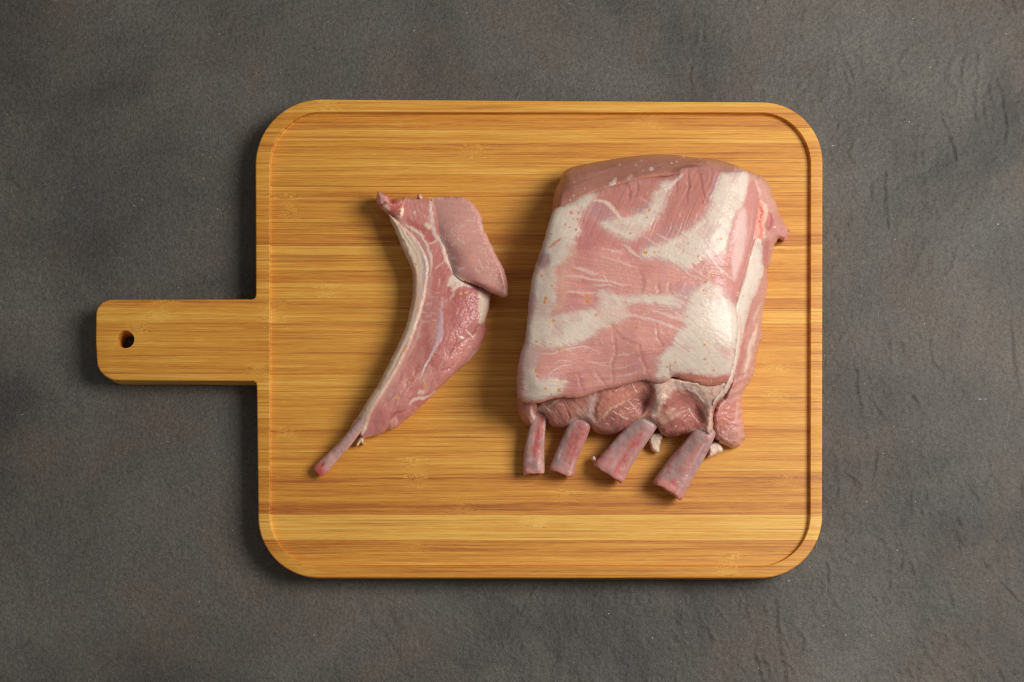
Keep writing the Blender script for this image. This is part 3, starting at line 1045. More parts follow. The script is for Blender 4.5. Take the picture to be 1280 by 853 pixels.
        p.line([(946, 405), (944, 418), (938, 436), (934, 455), (930, 470)], srgb(236, 208, 192), 2.8, 2.2, 0.85, 0.8)
        p.line([(952, 380), (945, 392), (941, 405)], srgb(230, 196, 184), 1.6, 1.8, 0.7, 0.5)
        p.line([(940, 378), (936, 395), (932, 415)], srgb(194, 122, 120), 2.2, 2.2, 0.7, -0.8)
        p.line([(930, 425), (926, 450), (921, 480)], srgb(190, 118, 112), 3.0, 3.0, 0.6, -0.6)
        for k in range(16):
            a = 462 + 5.5 * k
            p.line([(938 - 0.5 * k, a), (926 - 0.6 * k, a + 7), (914 - 0.7 * k, a + 13)], srgb(232, 188, 178) if k % 2 else srgb(190, 110, 102), 1.0, 1.4, 0.6,
                   0.9 if k % 2 else -1.2)
        p.poly([(900, 510), (918, 500), (924, 515), (914, 535), (900, 545), (892, 535), (893, 518)], srgb(202, 128, 112), 4, 0.7, 0.8)
        p.poly([(898, 542), (918, 536), (930, 545), (922, 557), (908, 558)], srgb(218, 160, 146), 4, 0.8, 0.8)
        p.line([(921, 503), (923, 520), (916, 534)], srgb(230, 186, 174), 1.2, 1.4, 0.7, 0.6)
        p.line([(896, 500), (890, 515), (888, 530), (892, 542)], CREAM, 2.6, 2, 0.9, 0.4)
        p.h += 1.8 * fbm(u / 5, v / 4, 47, 3) * smooth(490, 520, v)
        p.h += 1.0 * fbm(u / 4.2, v / 4.2, 49, 3) * smooth(940, 956, u)
        p.mottle(4, 0.10)
        p.mottle(1.8, 0.08, 4)
        p.spots([(904, 540, 1.6), (911, 536, 1.2)], WHITE, 1.2, 0.6)
        return p
    slab('flank_muscle', fl_out, fl_h, fl_paint, root, M_FLESH, 0.9, 0.3, 8, 0.4, 4, seed=41, rough_edge=1.6, relief=0.8)

    # the bright strip of fat between cap and flank
    def strip_paint(u, v):
        p = Paint(u, v, srgb(208, 152, 140), 51)
        p.poly([(942, 297), (950, 296), (954.5, 303), (954, 328), (956, 337), (952, 352), (948, 364), (941, 378), (934, 401), (929, 428), (925, 449), (921, 462),
                (917, 474), (910, 491), (898, 500), (890, 510), (889, 502), (900, 488), (911, 474), (914, 452), (917, 430), (919, 408), (917, 392),
                (916, 380), (922, 364), (929, 345), (936, 315)], CREAM_B, 4.5, 1.0, 0.8, 0, 3.0, 0.2)
        p.fibre(108, 26, 1.8, 0.05, 0.7, None, 1, (0.3, 1.0, 1.2))
        p.line([(943, 302), (936, 322), (930, 350), (926, 376)], srgb(228, 176, 158), 1.0, 1.2, 0.5, -0.6)
        p.line([(922, 388), (926, 402), (925, 430), (921, 452)], srgb(226, 160, 140), 1.4, 1.8, 0.55, -0.5)
        p.line([(947, 325), (941, 352), (934, 380)], srgb(236, 200, 184), 1.0, 1.4, 0.6, -0.6, dash=0.3)
        p.line([(936, 366), (932, 390), (930, 408)], srgb(230, 180, 164), 1.0, 1.3, 0.6, -0.6, dash=0.3)
        p.line([(944, 296), (948, 308), (952, 318)], srgb(228, 130, 114), 1.2, 1.6, 0.5)
        p.mottle(6, 0.05)
        return p
    slab('fat_strip', [(942, 297), (950, 296), (954.5, 303), (954, 328), (956, 337), (952, 352), (948, 364), (941, 378), (934, 401), (929, 428), (925, 449), (921, 462),
                       (917, 474), (910, 491), (898, 500), (890, 510), (889, 502), (900, 488), (911, 474), (914, 452), (917, 430), (919, 408), (917, 392),
                       (916, 380), (922, 364), (929, 345), (936, 315)],
         lambda u, v: fl_h(u, v) + 2.6, strip_paint, root, M_FAT, 0.8, 0.86, 7, 25, 3, seed=51, rough_edge=1.2)

    # ---- the dark cut face of the loin at the upper left
    lf_out = [(686, 285), (689, 268), (693, 238), (700.5, 226), (702, 217.5), (708, 212), (719, 207.5), (750, 202), (778, 197), (807, 193.5), (840, 193), (856, 195.5),
              (875, 198), (889, 197.5), (909, 203), (924, 208.5), (931, 213), (924, 225), (880, 224), (850, 224), (810, 228), (780, 236), (755, 244), (735, 252), (710, 268)]
    lf_h = tps([(690, 275, 62), (700, 230, 60), (710, 214, 50), (750, 206, 58), (800, 197, 62), (850, 196, 64), (900, 203, 68), (920, 210, 80), (930, 216, 84), (760, 236, 89), (730, 248, 87),
                (710, 260, 84), (692, 270, 78), (800, 222, 90), (850, 214, 90), (890, 212, 89), (715, 235, 78)])

    def lf_paint(u, v):
        p = Paint(u, v, srgb(184, 126, 108), 61)
        p.fibre(-22, 26, 2.2, 0.10, 0.5)
        p.poly([(700, 212), (720, 206), (718, 222), (716, 226), (702, 226)], srgb(200, 136, 112), 3, 0.85, 0.6)
        p.poly([(688, 250), (700, 226), (716, 224), (712, 240), (700, 262), (690, 280)], srgb(188, 122, 108), 5, 0.8, 0.3)
        p.line([(701, 226), (712, 225), (718, 221)], srgb(212, 156, 138), 1.2, 1.2, 0.7, -0.8)
        p.poly([(880, 200), (905, 204), (922, 210), (918, 220), (900, 214), (884, 212)], srgb(204, 146, 132), 3, 0.85, 0.5)
        p.poly([(838, 212), (862, 204), (876, 202), (872, 210), (850, 216), (840, 226)], srgb(150, 88, 82), 3, 0.6, -1.2)
        p.line([(862, 206), (876, 206), (884, 210)], srgb(214, 160, 150), 1.6, 1.4, 0.7, 0.8)
        p.poly([(760, 230), (765, 223), (772, 222), (768, 230), (763, 234)], srgb(214, 188, 178), 1.0, 0.9, 1.4)
        p.poly([(781, 224), (788, 217), (792, 219), (786, 226)], srgb(204, 160, 142), 1.2, 0.9, 1.2)
        p.spots([(814, 211.5, 2.4), (855, 196, 1.6), (802, 201, 1.2), (775, 206, 1.0), (731, 236, 1.2), (717, 245, 1.2), (713, 250, 0.9), (795, 206, 1.0), (804, 214, 1.0),
                 (840, 204, 1.1), (846, 202, 0.9), (875, 198.5, 1.2), (718, 228, 1.1)], srgb(228, 200, 192), 1.1, 0.85)
        for k in range(46):
            a = 700 + 180 * ((k * 0.618) % 1)
            b = 232 - 0.17 * (a - 700) - 14 + 22 * ((k * 0.377) % 1) - 6
            p.line([(a, b), (a + 4, b - 1.4), (a + 8, b - 2.2)], srgb(206, 160, 146), 0.45, 0.7, 0.5, 0.25)
        p.mottle(9, 0.10)
        p.mottle(2.5, 0.07, 3)
        return p
    slab('loin_face', lf_out, lf_h, lf_paint, root, M_CUT, 0.9, 0.55, 12, 0.4, 8, seed=61)

    # ---- the cap: the big upper sheet of muscle and fat
    cap_out = [(681.5, 297), (684, 284), (689, 270), (692, 261), (710, 254.5), (728, 243), (744, 239), (757, 234), (776, 231.5), (790, 225), (812, 221), (836, 222),
               (846, 214), (852, 209.5), (868, 209), (880, 207), (893, 211.5), (904, 215), (918, 213.5), (931, 213.5), (940, 219), (946, 234), (948, 252), (945, 275),
               (942, 298), (936, 317), (929, 347), (922, 365), (919.5, 380), (922, 392), (923.5, 410), (920.5, 432), (918, 455), (914, 469), (913, 476.5), (905.5, 480),
               (892, 483.5), (879, 483.5), (866, 479.5), (850, 473.5), (840, 470), (837, 475.5), (827, 479.3), (816, 478.5), (803, 475), (788, 479.5), (775, 483.5),
               (758, 487), (744, 490.5), (731, 496), (719, 498), (710, 497.5), (701, 496.5), (687, 500), (674, 504.5), (658, 505), (650, 500), (646, 491), (645.8, 479),
               (647, 460), (650.5, 441), (656, 428), (658, 411), (659.7, 395), (660.5, 380), (663, 359), (667, 339), (671, 326), (678, 307)]
    cap_h = tps([(690, 268, 88), (660, 395, 88), (647, 475, 82), (672, 330, 89), (700, 290, 98), (690, 360, 99), (680, 430, 98), (670, 480, 92), (660, 500, 78), (700, 494, 82),
                 (750, 486, 79), (800, 474, 82), (838, 472, 82), (880, 480, 79), (912, 474, 77), (730, 440, 98), (800, 440, 99), (870, 440, 95), (910, 430, 94), (730, 360, 101),
                 (800, 360, 104), (870, 350, 104), (910, 350, 97), (760, 290, 102), (820, 290, 104), (880, 290, 104), (926, 290, 92), (780, 240, 93), (830, 230, 94),
                 (880, 215, 93), (925, 222, 91), (944, 238, 76), (946, 262, 77), (944, 285, 77), (932, 260, 88), (937, 310, 80), (927, 345, 83), (735, 255, 91)])

    def cap_paint(u, v):
        p = Paint(u, v, PINK, 71)
        n = fbm(u / 40, v / 40, 72, 3)
        p.mix(smooth(0.0, 0.6, n) * 0.8, srgb(196, 126, 120))
        p.mix(smooth(0.0, 0.6, -n) * 0.6, srgb(218, 160, 146))
        n2 = fbm(u / 18, v / 18, 79, 3)
        p.mix(smooth(0.1, 0.6, n2) * 0.6, srgb(202, 142, 142))
        # grain of the muscle: steep at the top, across in the middle
        mt = smooth(330, 280, v)
        ml = smooth(400, 430, v)
        p.fibre(112, 40, 1.7, 0.13, 0.7, mt, 1)
        p.fibre(8, 42, 1.6, 0.13, 0.6, (1 - mt) * (1 - ml), 2)
        p.fibre(-6, 36, 1.6, 0.12, 0.65, ml, 3)
        p.h += 1.3 * fbm(u / 26, v / 26, 74, 3)
        # dark upper part with its furrows
        p.poly([(742, 246), (780, 232), (836, 224), (870, 210), (900, 214), (884, 256), (858, 290), (826, 300), (826, 262), (836, 232), (816, 245), (800, 262), (772, 266),
                (755, 254)], srgb(190, 124, 112), 6, 0.7)
        for pts in ([(782, 226), (786, 236), (788, 250)], [(796, 224), (797, 236), (793, 246)], [(848, 214), (845, 228), (846, 240)], [(873, 211), (876, 222), (879, 242), (884, 252)],
                    [(860, 212), (862, 230), (858, 250)], [(889, 208), (890, 222), (886, 236)]):
            p.line(pts, srgb(150, 86, 82), 1.4, 2.4, 0.6, -2.2)
        p.line([(840, 214), (848, 222), (840, 228)], srgb(168, 108, 110), 3, 3, 0.6, -1.5)
        p.poly([(882, 209), (893, 212), (894, 224), (888, 234), (884, 222)], srgb(198, 136, 126), 3, 0.6, 0.8)
        # translucent skins: violet
        p.poly([(660, 360), (668, 358), (674, 376), (670, 392), (660, 400)], VIOLET, 4, 0.9)
        p.poly([(740, 254), (756, 254), (768, 268), (762, 282), (748, 280), (738, 268)], srgb(186, 138, 138), 5, 0.75)
        p.poly([(800, 254), (816, 246), (812, 262), (800, 268), (792, 264)], srgb(176, 134, 140), 3, 0.7)
        p.poly([(826, 284), (850, 280), (866, 276), (850, 292), (832, 304), (812, 312), (800, 308)], srgb(190, 142, 138), 6, 0.7)
        p.poly([(856, 330), (880, 318), (905, 318), (912, 345), (915, 372), (900, 366), (880, 356), (864, 350), (856, 342)], srgb(204, 146, 136), 4, 0.7)
        p.poly([(842, 362), (870, 358), (885, 380), (905, 400), (880, 402), (852, 400), (835, 384)], srgb(196, 154, 150), 6, 0.7)
        p.poly([(656, 428), (672, 432), (676, 446), (668, 462), (654, 466), (650, 446)], srgb(204, 178, 170), 5, 0.8)
        p.poly([(690, 330), (722, 296), (728, 268), (752, 284), (772, 294), (752, 310), (716, 316)], srgb(186, 116, 110), 8, 0.5)
        # ---- fat
        p.fat([(678, 300), (686, 280), (691, 262), (708, 254), (728, 242), (744, 238), (741, 250), (735, 259), (728, 266), (722, 277), (727, 289), (717, 301), (714, 315),
                (704, 328), (695, 336), (693, 350), (697, 366), (694, 380), (688, 394), (670, 402), (662, 396), (672, 384), (668, 372), (664, 356), (668, 340), (674, 322)], CREAM, 10)
        p.poly([(716, 300), (700, 335), (696, 350), (700, 372), (692, 390), (708, 384), (712, 360), (708, 345), (722, 318)], srgb(222, 176, 150), 8, 0.45)
        p.fat([(656, 428), (657, 405), (664, 396), (689, 395), (710, 391), (738, 388.5), (752, 387), (768, 390), (790, 396), (775, 401), (766, 405.6), (752, 411), (738, 422),
                (724, 428), (703, 434), (686, 436), (672, 434)], CREAM, 35)
        p.fat([(744, 367), (752, 362), (762, 366), (774, 371), (800, 369), (824, 369), (846, 371), (852, 381), (835, 385), (815, 380), (800, 377), (786, 381), (772, 390), (757, 388),
                (748, 380)], CREAM, 10)
        p.poly([(745, 378), (778, 384), (792, 394), (770, 398), (748, 392)], srgb(222, 196, 180), 4, 0.75, 0.6)
        p.fat([(866, 362), (884, 353), (897, 357), (901, 366), (917, 380), (922, 390), (924, 412), (919, 434), (917, 460), (913, 468), (891, 470.5), (860, 465.5), (845, 466.5),
                (839, 468), (836, 475), (824, 476), (819, 470), (826, 456), (820, 449), (827, 443), (838, 432), (846, 417), (856, 407), (852, 396), (858, 384), (862, 372)], CREAM, 35)
        p.poly([(900, 370), (917, 380), (923, 395), (920, 430), (912, 425), (908, 400)], CREAM_B, 4, 0.8, 0.8)
        p.fat([(901, 217), (918, 214), (934, 214), (935, 238), (931, 258), (922, 263), (916, 278), (912, 301), (907, 316), (881, 321), (861, 336), (850, 333), (826, 321),
                (803, 324), (797, 316), (820, 307), (844, 298), (866, 284), (882, 270), (890, 250)], CREAM, 35)
        p.poly([(922, 216), (935, 216), (935, 240), (930, 254), (924, 246)], CREAM_B, 3, 0.8, 0.8)
        p.fat([(833, 226), (840, 228), (836, 246), (829, 260), (819, 274), (807, 287), (796, 299), (785, 301), (775, 296), (762, 289), (750, 282), (755, 275), (770, 273),
                (778, 270), (790, 270), (804, 264), (815, 254), (821, 240)], CREAM, 10)
        # pink shoulder between the upper fat and the white strip
        p.poly([(936, 222), (948, 238), (949, 262), (945, 290), (936, 318), (928, 350), (919, 378), (913, 372), (917, 345), (923, 305), (931, 262)], srgb(206, 142, 134), 2.5, 0.9)
        p.poly([(921, 260), (930, 256), (935, 280), (931, 312), (923, 342), (917, 356), (914, 330), (919, 290)], srgb(230, 196, 188), 3.5, 0.85, 1.0)
        p.line([(930, 258), (921, 268), (912, 300), (908, 330)], srgb(206, 146, 136), 2.0, 2.0, 0.7, -0.8)
        p.line([(941, 262), (938, 290), (930, 322)], srgb(226, 170, 162), 1.4, 1.6, 0.6, 0.5)
        p.line([(832, 236, 2.6), (840, 230, 2.4), (847, 223, 2.0), (853, 218, 1.4)], srgb(222, 198, 188), 2, 1.4, 0.9, 0.9)
        p.line([(740, 252), (753, 251), (763, 258), (770, 267), (776, 274)], srgb(226, 200, 184), 2.4, 1.6, 0.9, 0.9)
        p.line([(798, 246), (808, 252), (818, 256)], srgb(216, 180, 166), 1.2, 1.4, 0.7, 0.4)
        p.line([(796, 262), (806, 267), (812, 272)], srgb(212, 176, 162), 1.2, 1.6, 0.7, 0.4)
        p.fat([(657, 463), (668, 460), (671, 472), (680, 477), (696, 471), (699, 477), (711, 476), (702, 489), (696, 497), (674, 500), (656, 498), (652, 485)], CREAM, 10)
        p.poly([(650, 484), (657, 480), (658, 498), (651, 498)], srgb(222, 176, 162), 2, 0.8, 0.6)
        # grey patches in the left fat, pink tear
        p.poly([(671, 322), (680, 313), (690, 322), (686, 332), (676, 337), (669, 332)], srgb(170, 128, 128), 3.5, 0.85, -1.6)
        p.line([(680, 316), (690, 320), (688, 330)], srgb(204, 190, 188), 2.0, 2.0, 0.7, 0.4)
        p.line([(686, 310), (694, 303), (700, 298)], srgb(210, 136, 116), 2.2, 1.4, 0.8, -0.6)
        p.line([(667, 345), (674, 360), (676, 372)], srgb(206, 186, 178), 2.6, 2.6, 0.7)
        p.line([(666, 276), (682, 268), (700, 262)], srgb(214, 178, 168), 2.0, 2.5, 0.5)
        # streaks
        S = srgb(224, 188, 176)
        for pts, w in (([(716, 334), (727, 337), (738, 341), (748, 342.5)], 2.6), ([(703, 346), (719, 344), (737, 350), (753, 350), (774, 356), (789, 357)], 1.5),
                       ([(705, 366), (716, 364.5), (736, 367), (748, 366)], 1.3), ([(742, 357), (756, 356), (768, 359)], 1.2), ([(757, 312), (768, 314), (777, 316)], 0.9),
                       ([(752, 321), (770, 325), (786, 332), (796, 336)], 0.9), ([(754, 344), (757, 351)], 1.0), ([(781, 306), (789, 314), (801, 323)], 2.4),
                       ([(768, 398), (785, 394), (805, 398), (825, 402), (842, 410), (852, 414)], 1.8), ([(816, 388), (830, 394), (848, 398), (860, 408)], 2.0),
                       ([(862, 331), (872, 340), (884, 349)], 1.1), ([(856, 339), (868, 346), (878, 351)], 1.1), ([(880, 317), (895, 328), (906, 342), (917, 350)], 1.3),
                       ([(888, 324), (898, 334), (904, 344)], 1.0), ([(896, 318), (908, 330)], 0.8), ([(820, 292), (832, 299), (845, 303)], 1.3),
                       ([(802, 294), (818, 306), (828, 310)], 1.2), ([(842, 366), (856, 371), (868, 379)], 1.2), ([(838, 372), (852, 378), (870, 390)], 1.2),
                       ([(905, 455), (912, 452), (917, 446)], 1.2), ([(880, 428), (889, 440), (884, 448)], 1.0), ([(898, 440), (908, 446), (916, 450)], 1.2),
                       ([(692, 455), (700, 450), (713, 452)], 1.0), ([(689, 465), (702, 458), (713, 457)], 1.2), ([(675, 443), (697, 441), (716, 435), (732, 434), (750, 440)], 1.1),
                       ([(684, 470), (692, 463), (698, 460)], 0.9), ([(734, 452), (748, 455), (760, 458)], 0.8), ([(764, 472), (780, 470), (796, 465)], 0.8),
                       ([(766, 445), (780, 444), (792, 441)], 0.7), ([(764, 462), (778, 460), (792, 455)], 0.7), ([(836, 386), (848, 394), (856, 402)], 1.0)):
            p.line(pts, S, w, 1.2, 0.85, 0.5)
        # upright bands pressed into the lower sheet
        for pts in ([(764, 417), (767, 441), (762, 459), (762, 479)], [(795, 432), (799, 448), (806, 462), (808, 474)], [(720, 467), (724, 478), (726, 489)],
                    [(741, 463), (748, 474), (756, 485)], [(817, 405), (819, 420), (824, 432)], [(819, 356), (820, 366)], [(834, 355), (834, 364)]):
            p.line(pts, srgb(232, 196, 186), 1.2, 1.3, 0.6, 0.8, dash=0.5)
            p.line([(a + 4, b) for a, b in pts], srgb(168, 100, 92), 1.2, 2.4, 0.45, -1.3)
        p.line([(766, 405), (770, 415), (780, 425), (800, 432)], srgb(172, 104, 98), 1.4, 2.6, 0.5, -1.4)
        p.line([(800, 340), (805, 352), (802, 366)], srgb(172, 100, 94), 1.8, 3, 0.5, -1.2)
        # veins, the beaded pale line
        p.line([(875, 240), (878, 250), (881, 260)], srgb(198, 72, 66), 1.2, 1.0, 0.8, 0.2, dash=0.3)
        p.line([(902, 215), (896, 229), (889, 245), (886, 255)], srgb(240, 226, 224), 1.1, 0.9, 0.85, 0.8, dash=0.5)
        p.line([(898, 216), (892, 232), (884, 256)], srgb(176, 142, 150), 2.4, 2.0, 0.5)
        p.spots([(781, 269, 3.0)], srgb(224, 140, 122), 3, 0.7)
        # the raw edge of the sheet above the ribs
        p.poly([(840, 468.5), (860, 466.5), (879, 470), (891, 472), (914, 469.5), (913, 478), (893, 485), (878, 485), (864, 480), (848, 474)], srgb(190, 118, 100), 1.6, 0.95, -0.8)
        p.line([(838, 467), (837, 460), (836, 454)], srgb(160, 110, 100), 0.9, 1.2, 0.6, -2.0)
        p.line([(652, 503), (674, 503), (700, 495.5), (730, 494), (758, 486), (790, 478), (802, 474), (820, 478)], srgb(206, 136, 116), 2.4, 2.4, 0.7)
        p.line([(848, 469), (870, 475), (890, 477), (910, 473)], srgb(214, 150, 134), 0.9, 1.2, 0.6, 0.4)
        p.poly([(898, 432), (914, 434), (916, 448), (904, 446)], srgb(216, 168, 156), 3, 0.6)
        # small pale shreds of torn fascia, slightly raised
        rng = np.random.RandomState(9)
        for k in range(150):
            a, b = 700 + 215 * rng.rand(), 225 + 262 * rng.rand()
            ang = math.radians(100 if b < 320 else (75 if rng.rand() < 0.5 else 15)) + 0.4 * rng.randn()
            L = 1.5 + 2.8 * rng.rand()
            p.line([(a, b), (a + L * math.cos(ang), b + L * math.sin(ang))], srgb(232, 200, 192), 0.45, 0.7, 0.55, 0.5, taper=False)
        # yellow and orange flecks
        fl = [(713, 256), (722, 274, 1.6), (717, 274), (689, 293), (720, 287, 2.0), (724, 267), (754, 266), (800, 258, 1.8), (807, 248, 1.4), (812, 263, 1.6), (809, 272), (788, 292, 1.6),
              (778, 260), (806, 254, 1.2), (793, 277), (787, 301), (677, 345, 1.6), (682, 373, 2.4), (681, 378, 2.0), (690, 358, 1.4), (716, 338, 1.5), (692, 382, 1.2), (734, 370, 2.4),
              (735, 377, 2.2), (722, 374), (745, 394, 1.8), (692, 401, 2.0), (756, 381), (782, 378), (772, 367, 1.4), (807, 316, 2.2), (818, 315, 1.6), (824, 315), (873, 321, 1.4),
              (846, 328), (890, 344, 1.9), (882, 353, 1.4), (879, 363, 1.6), (905, 342, 1.4), (909, 334), (901, 299, 1.8), (860, 305), (870, 311), (888, 372), (859, 396, 1.4), (811, 370),
              (671, 427, 1.6), (672, 433), (700, 438, 1.8), (670, 463, 1.6), (672, 470, 1.6), (682, 486, 1.6), (699, 488, 2.4), (703, 417), (688, 430), (729, 451), (731, 481), (779, 419),
              (844, 453, 1.5), (834, 459), (881, 449, 1.5), (892, 463, 1.5), (860, 439), (881, 431), (845, 406), (918, 464), (689, 493), (713, 471), (796, 409, 1.8), (738, 466)]
        p.spots(fl, ORANGE, 1.1, 0.85, 0.25)
        p.spots([(714, 266, 2.2), (723, 266, 1.6), (707, 281, 1.4), (712, 284, 1.2), (699, 300, 1.6), (653, 486, 1.4)], srgb(222, 138, 116), 1.4, 0.8)
        p.mottle(12, 0.05, 1)
        p.mottle(3, 0.03, 2)
        p.h += 0.16 * fbm(u / 4.5, v / 4.5, 77, 3)
        return p
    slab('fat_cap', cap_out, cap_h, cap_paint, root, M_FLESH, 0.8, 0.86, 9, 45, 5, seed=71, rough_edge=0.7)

    # ---- the four bare rib ends
    def rib_col(reds, grey, endw, seed):
        def fn(S, lat, u, v):
            c = np.empty(S.shape + (3,))
            c[:] = srgb(192, 142, 134)
            n = fbm(u / 6, v / 6, seed, 3)
            n2 = fbm(S * 5, lat * 5, seed + 5, 3)

            def mx(m, col):
                c[...] += (np.asarray(col) - c) * np.clip(m, 0, 1)[..., None]
            for (s0, l0, ss, ll, col, op) in grey:
                mx(op * np.exp(-((S - s0) / ss) ** 2 - ((lat - l0) / ll) ** 2) * (0.9 + 0.5 * n), col)
            for (s0, l0, ss, ll, col, op) in reds:
                mx(op * np.exp(-((S - s0) / ss) ** 2 - ((lat - l0) / ll) ** 2) * (0.85 + 0.9 * n2), col)
            mx(smooth(0.90, 1.0, S) * 0.8, srgb(212, 140, 130))
            mx(smooth(0.10, 0.0, S) * 0.6, srgb(208, 180, 176))
            mx(smooth(0.15, 0.7, fbm(S * 4, lat * 11, seed + 8, 4)) * 0.5, srgb(222, 196, 190))
            mx(smooth(0.15, 0.6, fbm(u / 9, v / 9, seed + 15, 4)) * 0.55, srgb(152, 132, 130))
            mx(smooth(0.25, 0.6, fbm(u / 6, v / 6, seed + 18, 4)) * 0.5, srgb(190, 84, 78))
            c *= 1 + 0.16 * fbm(u / 2.6, v / 2.6, seed + 9, 4)[..., None] * np.array([0.6, 1.1, 1.1])
            c *= 1 + 0.12 * fbm(S * 2.5, lat * 7, seed + 12, 3)[..., None] * np.array([0.6, 1.1, 1.1])
            return c, 0.25 * fbm(S * 4, lat * 6, seed + 2, 3)
        return fn
    LIL = srgb(158, 134, 130)
    RD = srgb(186, 66, 62)
    bone('rib_bone', [(681, 503, 22, 6.5), (677, 514, 30, 7.8), (671.5, 536, 24, 10.2), (668, 560, 17, 12.4), (667, 580, 13.5, 13.8), (667.3, 592, 12.2, 13.6)],
         rib_col([(.45, -.25, .20, .35, RD, .9), (.6, -.1, .25, .3, RD, .6), (.25, -.5, .2, .3, srgb(204, 84, 74), .7)],
                 [(.85, .5, .15, .5, LIL, .8), (.55, .8, .4, .35, srgb(186, 148, 144), .8), (.7, 0, .1, .3, srgb(160, 110, 108), .5)], 0, 81), root, M_BONE, seed=81, ragged=1.8)
    bone('rib_bone', [(735, 510, 20, 11), (728, 524, 31, 13.6), (718, 547, 24, 14.6), (708, 570, 17, 14.4), (701.5, 591, 14, 16)],
         rib_col([(.5, -.1, .25, .4, RD, .75), (.35, -.6, .3, .3, srgb(200, 80, 72), .8), (.75, -.4, .2, .3, RD, .5)],
                 [(.85, .45, .16, .45, LIL, .95), (.45, .7, .4, .4, LIL, .8), (.2, .3, .12, .4, srgb(180, 150, 152), .6)], 0, 85), root, M_BONE, seed=85, ragged=2.2, end_slant=-0.06)
    bone('rib_bone', [(821, 507, 24, 13), (810, 524, 36, 15.5), (796, 543, 30, 16.6), (782, 560.5, 24, 17.8), (768, 580, 19, 20.4), (760.5, 592, 17.5, 21.8)],
         rib_col([(.48, -.25, .12, .30, RD, .95), (.72, -.2, .22, .4, srgb(190, 92, 88), .7), (.93, 0, .1, .9, srgb(206, 110, 104), .7)],
                 [(.4, .45, .28, .4, LIL, .95), (.25, .3, .2, .5, LIL, .9), (.65, .65, .25, .3, srgb(186, 160, 160), .8), (.3, -.6, .2, .3, srgb(186, 150, 150), .7),
                  (.88, .0, .1, .4, srgb(198, 146, 134), .8)], 0, 89), root, M_BONE, seed=89, ragged=3.4, end_slant=-0.03)
    bone('rib_bone', [(890, 523, 24, 12), (881, 541, 36, 13.8), (871, 558, 29, 16), (851, 586, 20, 19.4), (839, 606, 17.5, 21.4), (834.5, 613, 17, 21.4)],
         rib_col([(.45, -.3, .16, .16, srgb(206, 92, 82), .75), (.9, -.05, .06, .28, srgb(196, 60, 60), .85), (.6, -.1, .2, .2, srgb(198, 120, 110), .6), (.97, 0, .06, 1, srgb(212, 136, 124), .9)],
                 [(.5, .4, .35, .45, LIL, 1.0), (.8, .3, .15, .5, LIL, .9), (.3, .2, .2, .5, LIL, .9), (.4, -.75, .3, .25, srgb(176, 146, 148), .8), (.55, .75, .3, .25, srgb(176, 120, 118), .6)],
                 0, 93), root, M_BONE, seed=93, ragged=3.2, end_slant=-0.03)

    # ragged bits of fat that hang out below
    def flap_paint(u, v):
        p = Paint(u, v, srgb(236, 210, 190), 95)
        p.h += 1.4 * fbm(u / 4, v / 4, 96, 3)
        p.mottle(3, 0.06)
        return p
    slab('fat_flap', [(813, 540), (828, 540), (829.5, 546), (826, 552), (825, 560), (824, 567), (818, 567), (812, 560), (810, 550)],
         lambda u, v: 24 - 0.45 * (v - 540), flap_paint, root, M_FAT, 0.6, 0.4, 4, 2, 2, 1, 95, 1.2)
    slab('fat_flap', [(884, 556), (896, 550), (904, 560), (903.5, 564), (896, 569), (888, 571.5), (882, 573), (886, 565)],
         lambda u, v: 20 - 0.2 * (v - 556), flap_paint, root, M_FAT, 0.6, 0.4, 4, 2, 2, 1, 97, 1.0)
    slab('fat_flap', [(745, 571), (741, 569.5), (739, 573), (740.5, 577), (743, 576), (742, 582), (745, 583.5), (747, 580)],
         lambda u, v: 0 * u + 20, flap_paint, root, M_BONE, 0.5, 0.4, 3, 6, 1, 1, 99)
    return root


